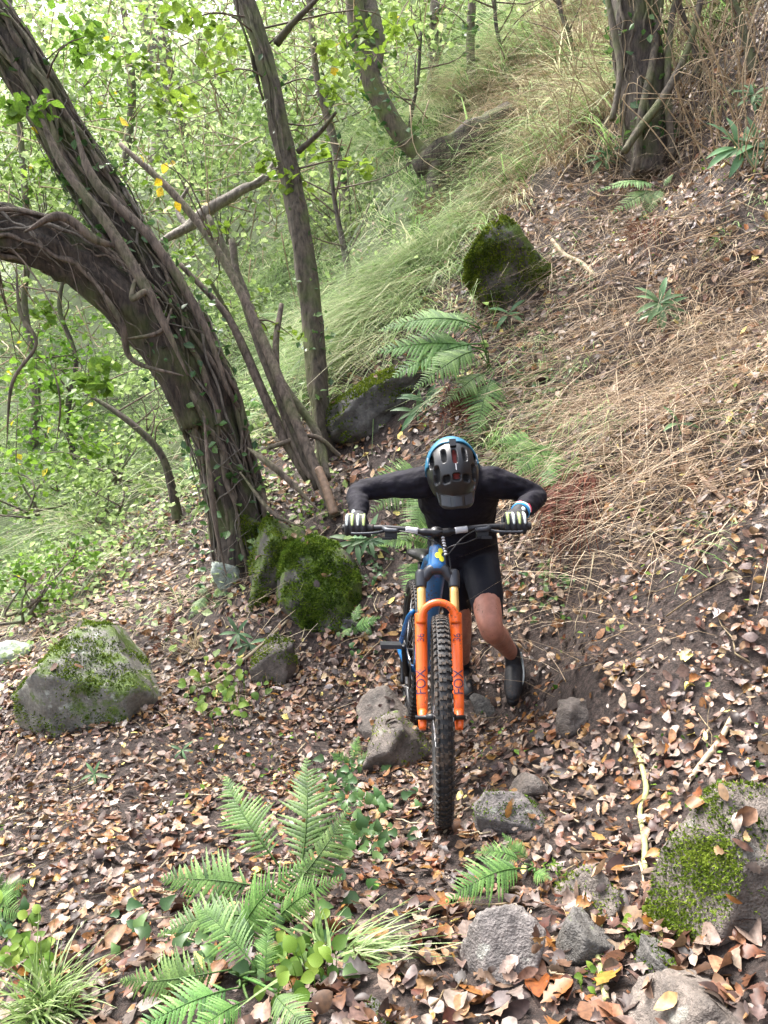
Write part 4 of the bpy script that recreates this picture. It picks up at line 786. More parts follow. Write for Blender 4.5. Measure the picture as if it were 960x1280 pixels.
fern('fern sprig right of the green mossy rock', (440,785,4.55), [(442,785,4.5,476,772,4.4),(440,785,4.5,425,800,4.4),(440,780,4.5,450,755,4.6)], 'ab')
fern('pale fern halfway up the grass slope', (470,260,8.6), [(470,255,8.6,440,250,8.4),(470,255,8.6,490,235,8.7),(472,258,8.6,500,260,8.4)], 'p')
def strands(parent, px, py, wpx, hpx, n, seed):
    r = np.random.default_rng(seed); q = []
    for k in range(n):
        x = px+r.uniform(-1, 1)*wpx; y = py+abs(r.normal())*hpx*.25; d = GD(x, y); q.append(P(x, y, d-.03-.10*r.random()))
    q = np.array(q); dn = np.tile([0., -.28, -.2], (n, 1))+r.normal(size=(n, 3))*np.array([.25, .12, .1]); ln = hpx*parent.location.y/960*(.5+.6*r.random(n))
    V, F, T = blades(q, np.tile([0, -.9, .1], (n, 1)), ln, .007, dn, .75+.3*r.random(n), np.clip(.5+.3*r.normal(size=n), 0, 1), seed, 7)
    o = obj('hanging_strands', mesh('hanging_strands', V, F, T), FERN_DEAD, parent); o['kind'] = 'stuff'
br1 = fern('dead rust-brown bracken hanging beside the right hand', (706,590,4.15), [(705,596,4.1,690,690,3.85),(712,594,4.1,704,700,3.85),(718,600,4.08,724,680,3.85),(698,598,4.12,682,670,3.9),(722,598,4.05,738,660,3.85),(708,596,4.05,715,690,3.8),(700,596,4.08,694,660,3.8),(715,600,4.05,710,660,3.78)], 'd', 'bracken', 'fern', 'dead bracken', 1.6)
strands(br1, 708, 590, 32, 95, 420, 1)
br2 = fern('dead brown bracken hanging under the arching fern', (588,478,5.4), [(585,480,5.35,565,540,5.1),(590,482,5.35,580,545,5.1),(595,482,5.3,600,540,5.1),(580,480,5.35,550,530,5.15),(592,482,5.3,588,535,5.0)], 'd', 'bracken', 'fern', 'dead bracken', 1.5)
strands(br2, 585, 480, 30, 60, 160, 2)
br3 = fern('dead bracken below the pale fern on the bank', (806,272,5.5), [(806,275,5.4,790,325,5.2),(812,275,5.4,806,320,5.2),(800,275,5.4,775,315,5.2)], 'd', 'bracken', 'fern', 'dead bracken', 1.5)
strands(br3, 802, 275, 26, 50, 120, 3)
br4 = fern('dead bracken on the log of the far slope', (545,240,8.7), [(545,245,8.7,535,300,8.4),(550,245,8.7,552,300,8.4),(540,245,8.7,520,290,8.4)], 'd', 'bracken', 'fern', 'dead bracken', 1.6)
strands(br4, 545, 240, 26, 50, 120, 4)
fern('rusty bracken litter behind the left boulder', (210,800,4.8), [(205,800,4.8,170,790,4.7),(210,795,4.8,215,760,4.9),(212,800,4.8,250,830,4.6),(205,800,4.8,180,830,4.6)], 'd', 'bracken', 'fern', 'dead bracken', 1.5)

# ------------------------------------------------------------------ leafy plants, ivy patches, grass tufts, sticks
def one_leaf(shape):
    w, y = {'lance': ([.01, .06, .1, .11, .08, .01], [0, .18, .38, .58, .8, 1]), 'ivy': ([.02, .3, .42, .26, .2, .02], [0, .06, .3, .5, .72, 1]), 'round': ([.02, .28, .4, .38, .22, .02], [0, .14, .38, .6, .84, 1])}[shape]
    w = np.array(w, float); y = np.array(y, float); m = len(w); z = 0.22*y*(1-y)*1.2 - 0.18*y**2
    V = np.stack([np.stack([-w, y, z+w*.25], -1), np.stack([w*0, y, z], -1), np.stack([w, y, z+w*.25], -1)], 1).reshape(-1, 3); j = np.arange(m-1)*3
    return V, np.concatenate([np.stack([j, j+1, j+4, j+3], -1), np.stack([j+1, j+2, j+5, j+4], -1)])
LFM = {}
HELL = mat_leaf('hellebore_leaf', [(0, (0.05, 0.11, 0.05)), (0.5, (0.11, 0.21, 0.09)), (1, (0.22, 0.34, 0.16))], 0.3, 0.4, vary=True)
def leaf_data(shape, mat, q):
    k = (shape, mat.name, q)
    if k not in LFM:
        V, F = one_leaf(shape); me = mesh('leaf', V, F, np.full(len(V), 0.15+0.2*q)); me.materials.append(mat); LFM[k] = me
    return LFM[k]
def put_leaf(parent, b, dr, nrm, size, shape, mat, q):
    Y = Vector(dr).normalized(); Z = Vector(nrm); Z = (Z-Y*Z.dot(Y)).normalized(); X = Y.cross(Z); b = Vector(b)-parent.location
    o = bpy.data.objects.new('leaf', leaf_data(shape, mat, q)); COL.objects.link(o); o.parent = parent
    o.matrix_local = Matrix(((X.x*size, Y.x*size, Z.x*size, b.x), (X.y*size, Y.y*size, Z.y*size, b.y), (X.z*size, Y.z*size, Z.z*size, b.z), (0, 0, 0, 1)))
def whorl_plant(label, px, py, d, rpx, n, seed, mat=None, shape='lance', heads=2):
    mat = mat or HELL; r = np.random.default_rng(seed); d = GD(px, py+rpx*.5)-.08; B = P(px, py+rpx*.6, d+.05); t = thing('leafy_plant', label, 'plant', B, 'broad-leaved woodland plants'); R = rpx*d/960
    for h in range(heads):
        c = P(px+r.normal()*rpx*.35*(heads > 1), py+r.normal()*rpx*.2*(heads > 1), d); V, F = tube(catmull([B, (B+c)/2+r.normal(size=3)*.01, c], 6), 0.004, 5); obj('stem', mesh('stem', V, F, np.full(len(V), .4)), mat, t)
        for k in range(n):
            a = 6.28*k/n+r.normal()*.2; dr = (math.cos(a), math.sin(a)*.5-.25, math.sin(a)*.55+.05+.15*r.normal()); put_leaf(t, c, dr, (r.normal()*.2, -.5, .9), R*(.8+.4*r.random()), shape, mat, int(r.integers(0, 4)))
    return t
whorl_plant('grey-green palmate plant in the dry stems of the right bank', 824, 382, 4.55, 32, 9, 1)
whorl_plant('broad palmate plant at the upper right edge of the bank', 918, 190, 5.3, 42, 8, 2, heads=3)
whorl_plant('small pale plant left of the bank tree foot', 745, 205, 6.2, 22, 7, 3)
whorl_plant('single green leaf plant standing low on the right bank', 848, 530, 3.95, 26, 3, 4, heads=1)
whorl_plant('green plant at the top right corner', 950, 125, 5.5, 24, 7, 5)
whorl_plant('blue-green plant under the dark overhanging rock', 510, 505, 5.2, 30, 8, 6)
whorl_plant('blue-green feathery plant beside the handlebar grip', 462, 672, 4.6, 30, 9, 7)
whorl_plant('small pale plant left of the half-buried brown slab', 312, 798, 4.6, 24, 6, 8, heads=2)
whorl_plant('thin pale sprig below the upright mossy boulder', 636, 392, 5.6, 24, 5, 9, heads=1)
whorl_plant('green sprig on the left leafy slope', 228, 938, 3.5, 15, 5, 10, heads=1)
whorl_plant('tiny seedling at the left of the leafy slope', 118, 968, 3.5, 18, 6, 11, heads=1)
whorl_plant('pale leaf plant on the far left slope', 180, 672, 6.8, 14, 6, 12, LEAF_HAZEL, 'lance')
def leafy(label, px, py, d, wpx, hpx, n, size, seed, shape='ivy', mat=None, name='ivy_plant', cat='ivy', lift=0.04):
    mat = mat or LEAF_IVY; r = np.random.default_rng(seed); d = GD(px, py); size *= .68; n = int(n*1.25); B = P(px, py, d); t = thing(name, label, cat, B, 'low green plants among the leaves')
    st = Acc()
    for k in range(n):
        x = px+r.normal()*wpx*.42; y = py+r.normal()*hpx*.42; g = at(x, y, 0, max(1.0, d-1.0)); g = g if abs(depth(g)-d) < .9 else P(x, y, d); q = g+np.array([0, -.01, lift*(.3+r.random())]); a = r.random()*6.28
        put_leaf(t, q, (math.cos(a), math.sin(a)*.6-.3, math.sin(a)*.4-.1), (r.normal()*.3, -.5, .9), size*(.6+.8*r.random()), shape, mat, int(r.integers(0, 4)))
        V, F = tube(catmull([g-np.array([0, 0, .02]), (g+q)/2+r.normal(size=3)*.008, q], 5), 0.0014, 4); st.add(V, F, .4)
    obj('stems', st.mesh('stems'), mat, t)['kind'] = 'stuff'
leafy('ivy trailing right of the big foreground fern', 458, 1045, 2.65, 62, 70, 60, 0.07, 1)
leafy('dark ivy leaves below the big foreground fern', 385, 1195, 2.05, 90, 60, 30, 0.06, 2)
leafy('bright green leafy weed at the bottom beside the lower fern', 375, 1225, 1.9, 45, 55, 26, 0.05, 3, 'round', LEAF_HAZEL, 'leafy_plant', 'plant', .08)
leafy('small-leaved creeper on the bank below the ivy trunk', 385, 648, 5.0, 50, 40, 46, 0.04, 4, 'round', LEAF_HAZEL, 'leafy_plant', 'plant', .06)
leafy('round-leaved plant beside the mossy rock base', 440, 792, 4.55, 40, 26, 26, 0.06, 5, 'round')
leafy('green bramble patch in front of the half-buried brown slab', 280, 880, 4.2, 70, 40, 46, 0.06, 6, 'round', LEAF_HAZEL, 'bramble', 'plant', .12)
leafy('low green plants under the knee on the right', 680, 745, 3.9, 60, 60, 40, 0.045, 7, 'ivy')
leafy('small green leaves on the bank left of the dry stems', 690, 490, 4.8, 50, 40, 40, 0.05, 8, 'round')
leafy('bright undergrowth patch at the left edge', 40, 690, 6.8, 90, 60, 60, 0.09, 9, 'round', LEAF_HAZEL, 'leafy_plant', 'plant', .25)
leafy('green weeds on the left slope behind the boulder', 130, 650, 7.4, 90, 30, 46, 0.08, 10, 'round', LEAF_HAZEL, 'leafy_plant', 'plant', .2)
leafy('ivy at the left edge of the foreground slope', 10, 1150, 2.55, 40, 40, 18, 0.055, 11)
leafy('tiny cress-like leaves beside the bottom pale stem', 740, 1215, 1.9, 26, 40, 16, 0.022, 12, 'round', LEAF_HAZEL, 'leafy_plant', 'plant', .03)
leafy('tiny green leaves between the right boulder and dark stone', 790, 1170, 1.95, 40, 26, 14, 0.022, 13, 'round', LEAF_HAZEL, 'leafy_plant', 'plant', .03)
leafy('ivy leaves around the base of the old trunk', 292, 640, 5.1, 26, 80, 40, 0.055, 14)
leafy('weed tuft between the small fern and greenish stone', 690, 1095, 2.25, 24, 14, 18, 0.03, 15, 'lance', LEAF_HAZEL, 'leafy_plant', 'plant', .03)
leafy('ivy runners on the grassy bank below the palmate plant', 720, 350, 5.6, 50, 40, 24, 0.05, 16)
leafy('low plants behind the rider beside the trail', 470, 720, 4.8, 26, 40, 22, 0.05, 17, 'ivy')
leafy('low weeds and clover at the left of the foreground', 40, 1200, 2.3, 60, 60, 40, 0.05, 21, 'round', LEAF_HAZEL, 'leafy_plant', 'plant', .06)
leafy('ivy leaves under the lower foreground fern', 250, 1180, 2.2, 110, 50, 40, 0.06, 22)
leafy('dark ivy between the two step stones and fern', 430, 985, 2.9, 40, 40, 40, 0.06, 23)
def tuft(label, px, py, d, n, ln, lean, tone, seed, mat, width=0.005):
    r = np.random.default_rng(seed); d = GD(px, py); B = P(px, py, d); t = thing('grass_tuft', label, 'grass', B, 'grass tufts')
    q = B+r.normal(size=(n, 3))*np.array([.025, .025, .004]); le = np.asarray(lean)[None]+r.normal(size=(n, 3))*np.array([.35, .3, .06])
    V, F, T = blades(q, np.tile([0, -.3, .95], (n, 1)), ln*(.6+.6*r.random(n)), width, le, .15+.45*r.random(n), np.clip(tone+.25*r.normal(size=n), 0, 1), seed, 7)
    o = obj('blades', mesh('blades', V, F, T), mat, t); o['kind'] = 'stuff'
tuft('arching green and straw grass tuft in the bottom centre', 425, 1200, 2.0, 110, 0.22, (.75, 0, .1), .55, 1, GRASS, .0045)
tuft('broad-bladed pale grass tuft next to the big fern', 402, 1200, 2.02, 16, 0.26, (-.1, 0, .5), .5, 2, GRASS, .011)
tuft('dark green grass tuft in the bottom left corner', 60, 1275, 2.0, 340, 0.24, (.05, 0, .35), .35, 3, GRASS, .006)
tuft('straw tuft beside the half-buried brown slab', 245, 815, 4.5, 60, 0.3, (-.2, 0, .3), .6, 4, STRAW_M, .005)
tuft('green tuft on the bank above the right elbow', 640, 575, 4.7, 70, 0.3, (-.3, -.3, .3), .55, 5, GRASS, .007)
tuft('green blades behind the helmet', 615, 560, 4.9, 60, 0.36, (.1, -.3, .3), .6, 6, GRASS, .008)
def stick(label, pts, mat, name='fallen_stick'):
    C, R = pline(pts, 30); V, F = tube(C, R, 7, True, .15, int(pts[0][0])); o = obj(name, mesh(name, V, F), None); o.data.materials.append(mat)
    ctr = C[0]; o.data.transform(Matrix.Translation(Vector(-ctr))); o.location = Vector(ctr); tag(o, label, 'stick', 'sticks lying on the trail')
STICKM = mat_plain('stick_pale', (0.34, 0.27, 0.17), 0.7, var=.35, scale=30, bump=.3); STICKG = mat_plain('stick_green', (0.30, 0.31, 0.12), 0.7, var=.35, scale=40, bump=.3); STICKB = mat_plain('stick_brown', (0.20, 0.13, 0.085), 0.75, var=.4, scale=30, bump=.4)
def gp(px, py, r, lift=.025): g = at(px, py, lift); return (px, py, depth(g)-.02, r)
stick('pale winding stem lying right of the flat stone', [gp(785,920,2.5),gp(798,945,3),gp(808,985,3.5),gp(800,1015,3),gp(806,1050,3.5),gp(806,1088,4)], STICKG)
stick('straight tan stick on the right of the trail', [gp(858,980,3.5),gp(880,950,4),gp(900,925,4),gp(918,890,3.5)], STICKM)
stick('green-tipped stem standing beside the dark wet stone', [gp(750,1150,4),gp(748,1190,4),gp(752,1215,4),gp(758,1250,4)], STICKG)
stick('thin arched root beside the step stones', [gp(492,956,1.5),gp(515,968,1.6),gp(523,990,1.6),gp(505,1020,1.5)], STICKM)
stick('brown stick lying high on the right leaf bank', [gp(862,580,3),gp(880,600,3.5),gp(905,625,3)], STICKB)
stick('pale hooked branch on the upper bank', [gp(690,300,2.5,.06),gp(705,318,3,.06),gp(725,328,3.5,.06),gp(745,345,3,.06)], STICKM)
stick('long thin stem arching over the left slope', [gp(205,850,1.6,.06),gp(260,855,1.6,.12),gp(310,820,1.6,.1),gp(360,775,1.5,.04)], STICKM)
stick('bare brown twig crossing below the pale slab', [gp(230,870,2),gp(265,845,2.2,.08),gp(300,810,2,.05)], STICKB)
stick('brown stake leaning beside the left glove', [(418,642,5.1,6),(408,610,5.15,6),(398,585,5.2,5)], STICKB)
stick('thin pale stem running down beside the shoe', [gp(632,905,1.5),gp(622,930,1.6),gp(608,945,1.5)], STICKM)
# ------------------------------------------------------------------ the mountain bike (local: x across, y to the rear, z up)
BLUE = mat_plain('frame_blue', (0.008, 0.11, 0.30), 0.3, coat=0.4, var=.15, scale=8, mud=.7); ORANGE = mat_plain('fork_orange', (0.74, 0.11, 0.008), 0.4, coat=0.25, var=.12, scale=12, mud=.8)
GOLD = mat_plain('stanchion_gold', (0.75, 0.46, 0.16), 0.25, 0.65); BLACKM = mat_plain('black_metal', (0.010, 0.010, 0.012), 0.4, 0.3); GREYM = mat_plain('crown_grey', (0.035, 0.038, 0.045), 0.42, 0.4)
RUBBER = mat_plain('tyre_rubber', (0.010, 0.010, 0.011), 0.6, var=.5, scale=35, bump=.2, mud=1.1); MUDDY = mat_plain('tread_muddy', (0.012, 0.011, 0.011), 0.75, var=.5, scale=18, bump=.3, mud=1.6)
STEEL = mat_plain('steel', (0.45, 0.45, 0.46), 0.35, 0.9); WHITEP = mat_plain('white_print', (0.42, 0.42, 0.43), 0.5); YEL = mat_plain('badge_yellow', (0.72, 0.70, 0.04), 0.45); DECAL = mat_plain('decal_dark', (0.06, 0.02, 0.05), 0.45)
posc = Vector((0.2033, 2.829, -1.125))
Rb = Matrix.Rotation(0.0518, 4, 'Z')@Matrix.Rotation(0.0189, 4, 'X')@Matrix.Rotation(0.0289, 4, 'Y')
MB_ = C2W@Matrix.Translation(posc)@Rb
bike = thing('mountain_bike', 'blue mountain bike with orange fork and knobbly black tyres, pushed up the trail', 'bicycle'); bike.matrix_world = MB_
def bp(name, A, mat, parent=bike, smooth=True):
    return obj(name, A.mesh(name, smooth), mat, parent, world=False)
def T_(pts, r, sides=14, n=16): return tube(catmull(pts, n), r if np.isscalar(r) else np.interp(np.linspace(0, 1, n), np.linspace(0, 1, len(r)), r), sides)
th = math.radians(65); s = np.array([0, math.cos(th), math.sin(th)]); nn = np.array([0, math.sin(th), -math.cos(th)]); fw_ = -nn
axl = np.array([0, 0, .37]); sb_ = axl+.044*nn; X1 = np.array([1., 0, 0])
def F_(x, u, f=0.0): return sb_ + X1*x + s*u + fw_*f          # a point of the fork: across, up the steerer, forward
crown_c = F_(0, .55); headtop = F_(0, .68)
# wheels
def wheel(c):
    w_ = Acc()
    V, F = lathe([(0.0, -.055), (.014, -.055), (.016, -.03), (.012, -.02), (.012, .02), (.03, .028), (.03, .034), (.012, .036), (.012, .055), (0, .055)], n=20); w_.add(V+c, F)
    hub = bp('wheel', w_, BLACKM)
    R0 = .343; a = np.linspace(0, 2*math.pi, 17)[:-1]; prof = [(R0+.027*math.cos(t)*(1.0 if math.cos(t) > 0 else .9), .029*math.sin(t)) for t in np.linspace(-2.5, 2.5, 22)]
    t_ = Acc(); V, F = lathe(prof, n=96); t_.add(V+c, F); ty = bp('tyre', t_, RUBBER, hub)
    k_ = Acc(); rr = np.random.default_rng(3)
    for i in range(78):
        for (ang, wx, wy, hh) in ((-.78, .0052, .008, .0055), (-.30, .005, .0065, .0045), (.10, .0058, .0065, .0045), (.45, .005, .0065, .0045), (.86, .0052, .008, .0055), (-1.15, .003, .006, .003), (1.18, .003, .006, .003)):
            ph = 2*math.pi*(i+(.5 if abs(ang) < .4 else 0)+(.25 if ang > .2 else 0))/78
            rad = R0+(.027+hh*.4)*math.cos(ang); xx = (.029+hh*.4)*math.sin(ang); er = np.array([0, math.cos(ph), math.sin(ph)]); et = np.array([0, -math.sin(ph), math.cos(ph)])
            no = er*math.cos(ang)+X1*math.sin(ang); la = np.cross(et, no)
            V, F = box(c+er*rad+X1*xx, (wx, wy, hh), np.stack([la, et, no], 1)); k_.add(V, F)
    kn = bp('tread', k_, MUDDY, hub, False); kn['kind'] = 'stuff'
    r_ = Acc(); V, F = lathe([(.322, -.016), (.318, -.018), (.306, -.014), (.300, 0), (.306, .014), (.318, .018), (.322, .016), (.322, -.016)], n=64); r_.add(V+c, F); bp('rim', r_, BLACKM, hub)
    s_ = Acc()
    for i in range(28):
        ph = 2*math.pi*i/28; sd = -1 if i % 2 else 1; off = .5*(1 if (i//2) % 2 else -1)
        p0 = c+np.array([sd*.03, .022*math.cos(ph+off), .022*math.sin(ph+off)]); p1 = c+np.array([0, .302*math.cos(ph), .302*math.sin(ph)]); V, F = tube(np.array([p0, p1]), .0011, 5); s_.add(V, F)
    sp_ = bp('spokes', s_, STEEL, hub); sp_['kind'] = 'stuff'
    d_ = Acc(); V, F = lathe([(.075, .040), (.10, .040), (.10, .042), (.075, .042), (.075, .040)], n=48); d_.add(V+c, F)
    for i in range(6):
        ph = 2*math.pi*i/6; V, F = tube(np.array([c+np.array([.041, .02*math.cos(ph), .02*math.sin(ph)]), c+np.array([.041, .08*math.cos(ph+.4), .08*math.sin(ph+.4)])]), .003, 5); d_.add(V, F)
    bp('brake_rotor', d_, STEEL, hub); return hub
front_hub = wheel(axl); wheel(np.array([0, 1.24, .37]))
# fork
fk = Acc()
for sx in (-1, 1):
    V, F = T_([F_(.068*sx, -.035, -.02), F_(.068*sx, .0, -.012), F_(.068*sx, .06, 0), F_(.068*sx, .2, 0), F_(.068*sx, .37, 0), F_(.067*sx, .405, 0)], [.013, .017, .021, .0225, .0245, .026], 20, 30); fk.add(V, F)
    V, F = T_([F_(.068*sx, -.04, .03), F_(.068*sx, -.005, .02), F_(.068*sx, .03, .004)], [.012, .017, .017], 12, 8); fk.add(V, F)
arch = [F_(.068*math.cos(a), .365+.075*math.sin(a)**.8 if math.sin(a) > 0 else .365, .012+.03*max(0, math.sin(a))) for a in np.linspace(0, math.pi, 15)]
V, F = T_(arch, [.021, .016, .0145, .0145, .0145, .016, .021], 14, 40); fk.add(V, F)
fork = bp('fork', fk, ORANGE)
for sx in (-1, 1):
    A = Acc(); V, F = T_([F_(.065*sx, .38), F_(.065*sx, .545)], .018, 18, 4); A.add(V, F); bp('stanchion', A, GOLD, fork)
    A = Acc(); V, F = T_([F_(.066*sx, .396), F_(.066*sx, .412)], .0215, 18, 4); A.add(V, F); bp('wiper_seal', A, BLACKM, fork)
A = Acc()
V, F = T_([F_(-.070, .552, -.004), F_(-.05, .560, .0), F_(-.03, .585, .008), F_(0, .592, .010), F_(.03, .585, .008), F_(.05, .560, .0), F_(.070, .552, -.004)], [.024, .021, .023, .025, .023, .021, .024], 14, 30); A.add(V, F)
for sx in (-1, 1): V, F = T_([F_(.066*sx, .515), F_(.066*sx, .535), F_(.066*sx, .575), F_(.066*sx, .588)], [.022, .0235, .0235, .018], 18, 12); A.add(V, F)
bp('fork_crown', A, GREYM, fork)
A = Acc(); V, F = T_([F_(-.095, -.002, .02), F_(.09, -.002, .02)], .0085, 12, 4); A.add(V-np.array([0, .0, 0])+ (axl-F_(0, -.002, .02)), F); bp('axle', A, BLACKM, fork)
A = Acc(); V, F = box(F_(.062, .10, -.055), (.014, .02, .04), np.stack([X1, nn, s], 1)); A.add(V, F); bp('brake_caliper', A, BLACKM, fork, False)
def lettering(txt, size, x, u0, side_ang, r, parent, mat, flip=1):
    cu = bpy.data.curves.new('lettering', 'FONT'); cu.body = txt; cu.size = size; cu.align_x = 'CENTER'; cu.align_y = 'CENTER'
    to = bpy.data.objects.new('lettering', cu); COL.objects.link(to); bpy.context.view_layer.update()
    me = bpy.data.meshes.new_from_object(to.evaluated_get(bpy.context.evaluated_depsgraph_get())); bpy.data.objects.remove(to); bpy.data.curves.remove(cu)
    bm = bmesh.new(); bm.from_mesh(me); bmesh.ops.triangulate(bm, faces=bm.faces)
    for q in range(4):
        es = [e for e in bm.edges if e.calc_length() > .006]
        if es: bmesh.ops.subdivide_edges(bm, edges=es, cuts=1); bmesh.ops.triangulate(bm, faces=bm.faces)
    for v in bm.verts:
        a = side_ang + flip*v.co.y*1.25/r; u = u0 + flip*v.co.x
        p_ = F_(x, u) + (r)*(math.cos(a)*fw_ - math.sin(a)*X1); v.co = Vector(p_)
    bm.to_mesh(me); bm.free(); me.name = 'lettering'; o = obj('lettering', me, mat, parent, world=False); return o
lettering('FOX', .048, -.068, .135, .15, .0242, fork, DECAL); lettering('36', .034, -.068, .305, .1, .0262, fork, DECAL)
lettering('FOX', .048, .068, .135, -.15, .0242, fork, DECAL); lettering('36', .034, .068, .305, -.1, .0262, fork, DECAL)
# frame
fr = Acc(); BB = np.array([0, .79, .345]); ST = np.array([0, .92, .80])
def oval(pts, rx, ry, n=20, sides=18):
    C = catmull(pts, n); T, U, B = frames(C); a = np.arange(sides)/sides*2*math.pi
    rx = np.interp(np.linspace(0, 1, n), np.linspace(0, 1, len(rx)), rx); ry = np.interp(np.linspace(0, 1, n), np.linspace(0, 1, len(ry)), ry)
    lat = np.tile(X1, (n, 1)); oth = np.cross(T, lat); oth /= np.linalg.norm(oth, axis=1)[:, None]
    V = C[:, None]+lat[:, None]*(rx[:, None]*np.cos(a))[..., None]+oth[:, None]*(ry[:, None]*np.sin(a))[..., None]; V = V.reshape(-1, 3)
    i = np.arange(n-1)[:, None]*sides; j = np.arange(sides)[None]; k = (j+1) % sides; Fq = np.stack([i+j, i+sides+j, i+sides+k, i+k], -1).reshape(-1, 4)
    V = np.vstack([V, C[0], C[-1]]); jj = np.arange(sides); kk = (jj+1) % sides; b0 = (n-1)*sides
    return V, [Fq, np.stack([np.full(sides, n*sides), jj, kk], -1), np.stack([np.full(sides, n*sides+1), b0+kk, b0+jj], -1)]
V, F = oval([F_(0, .585), F_(0, .60), F_(0, .64), F_(0, .675), F_(0, .69)], [.036, .040, .036, .031, .028], [.036, .04, .036, .031, .028]); fr.add(V, F)
V, F = oval([F_(0, .615, -.005), F_(0, .59, -.07), (BB+F_(0, .58))/2+np.array([0, 0, .0]), BB+np.array([0, 0, .05])], [.036, .042, .036, .036], [.036, .05, .04, .045]); fr.add(V, F)
V, F = oval([F_(0, .665, -.005), F_(0, .66, -.07), (ST+F_(0, .66))/2+np.array([0, 0, .02]), ST+np.array([0, -.01, -.05])], [.03, .032, .024, .02], [.03, .03, .02, .018]); fr.add(V, F)
V, F = oval([BB, (BB+ST)/2, ST], [.035, .02, .019], [.04, .022, .019]); fr.add(V, F)
frame = bp('frame', fr, BLUE)
A = Acc()                                          # badge: three lobes in yellow
for (cx, cu_) in ((.006, .660), (-.008, .640), (.009, .625), (.002, .643)):
    a = np.arange(10)/10*6.28; rr_ = .0115 if cx != .002 else .008; q = []
    for aa in a:
        x_ = cx+rr_*math.cos(aa)+.006; u_ = cu_+rr_*1.15*math.sin(aa); rad = np.interp(u_, [.585, .60, .64, .675, .69], [.036, .040, .036, .031, .028])+.0022; an = x_/rad; q.append(F_(rad*math.sin(an), u_, rad*math.cos(an)))
    q = np.array(q); ctr = q.mean(0)+fw_*.0006; V = np.vstack([q, ctr]); A.add(V, [np.array([[10, i, (i+1) % 10] for i in range(10)])])
bp('badge', A, YEL, frame)
for sx in (-1, 1):
    A = Acc(); V, F = T_([BB+np.array([.03*sx, .03, .02]), np.array([.055*sx, .95, .36]), np.array([.068*sx, 1.24, .37])], [.018, .014, .014], 12, 14); A.add(V, F); bp('chain_stay', A, BLUE, frame)
    A = Acc(); V, F = T_([ST+np.array([.03*sx, .03, -.18]), np.array([.05*sx, 1.05, .56]), np.array([.068*sx, 1.24, .385])], [.012, .011, .012], 12, 14); A.add(V, F); bp('seat_stay', A, BLUE, frame)
A = Acc(); V, F = T_([ST+np.array([0, .03, -.16]), (BB+F_(0, .62))/2*.5+ST*.5+np.array([0, 0, -.12])], [.018, .018], 14, 6); A.add(V, F); bp('shock', A, BLACKM, frame)
# cockpit
bar_c = headtop + s*.055 + fw_*.045 + np.array([0, 0, .0]); A = Acc()
V, F = oval([F_(0, .688), F_(0, .715), F_(0, .75)], [.024, .02, .02], [.024, .02, .02], 8); A.add(V, F)
V, F = oval([F_(0, .735, .0), bar_c-fw_*.02, bar_c+fw_*.016], [.02, .024, .026], [.02, .018, .02], 10); A.add(V, F); bp('stem', A, BLACKM)
ends = {}
barpts = []
for x in (-.385, -.30, -.20, -.10, -.04, 0, .04, .10, .20, .30, .385):
    k = min(1, max(0, (abs(x)-.04)/.12)); barpts.append(bar_c+np.array([x, .045*(abs(x)/.385)**1.5, .018*k*k*(3-2*k)+.006*abs(x)]))
barC = catmull(barpts, 60); A = Acc(); V, F = tube(barC, np.where(np.abs(barC[:, 0]) < .06, .0172, .0125), 14); A.add(V, F); hb_ = bp('handlebar', A, BLACKM)
def barp0(x): return np.array([np.interp(x, barC[:, 0], barC[:, i]) for i in range(3)])
for sx in (-1, 1):
    barp = barp0
    A = Acc(); V, F = tube(np.array([barp(sx*x) for x in np.linspace(.255, .388, 20)]), .0158+.0012*(np.arange(20) % 2), 14); A.add(V, F); bp('grip', A, RUBBER, hb_)
    A = Acc(); V, F = T_([barp(sx*.215)+np.array([0, -.02, -.012]), barp(sx*.25)+np.array([0, -.055, -.018]), barp(sx*.32)+np.array([0, -.062, -.02]), barp(sx*.345)+np.array([0, -.06, -.02])], [.006, .0055, .005, .007], 8, 14); A.add(V, F)
    V, F = T_([barp(sx*.215)+np.array([0, -.004, 0]), barp(sx*.20)+np.array([0, -.03, -.008]), barp(sx*.155)+np.array([0, -.035, -.006])], [.012, .0115, .009], 10, 10); A.add(V, F); bp('brake_lever', A, GREYM, hb_)
    A = Acc(); V, F = tube(np.array([barp(sx*x) for x in np.linspace(.075, .125, 8)]), .0136, 14); A.add(V, F); bp('print_mark', A, WHITEP, hb_)
    A = Acc(); V, F = box(barp(sx*.185)+np.array([0, -.012, -.03]), (.024, .02, .014)); A.add(V, F); V, F = box(barp(sx*.20)+np.array([0, -.04, -.04]), (.02, .018, .005)); A.add(V, F); bp('shifter', A, BLACKM, hb_, False)
for k, pts in enumerate([[barp(-.155)+np.array([0, -.04, -.006]), barp(-.08)+np.array([0, -.075, -.01]), barp(.02)+np.array([0, -.085, -.05]), F_(.045, .64, .05), F_(.055, .56, .03)], [barp(.155)+np.array([0, -.04, -.006]), barp(.10)+np.array([0, -.075, -.03]), barp(.05)+np.array([0, -.07, -.08]), F_(.035, .62, .04), F_(.06, .50, -.02)], [barp(.19)+np.array([0, -.02, -.03]), barp(.12)+np.array([0, -.06, -.05]), F_(.04, .66, .055), F_(-.03, .60, -.04)]]):
    A = Acc(); V, F = T_(pts, .0026, 7, 30); A.add(V, F); bp('brake_hose', A, BLACKM, hb_)
A = Acc()                                           # pale wound spiral wrap on the hoses by the stem
for k in range(9):
    c_ = F_(.022+.0016*k, .735-.012*k, .045); V, F = tube(np.array([c_-s*.003, c_+s*.003]), .0075, 8); A.add(V, F)
bp('hose_wrap', A, WHITEP, hb_)
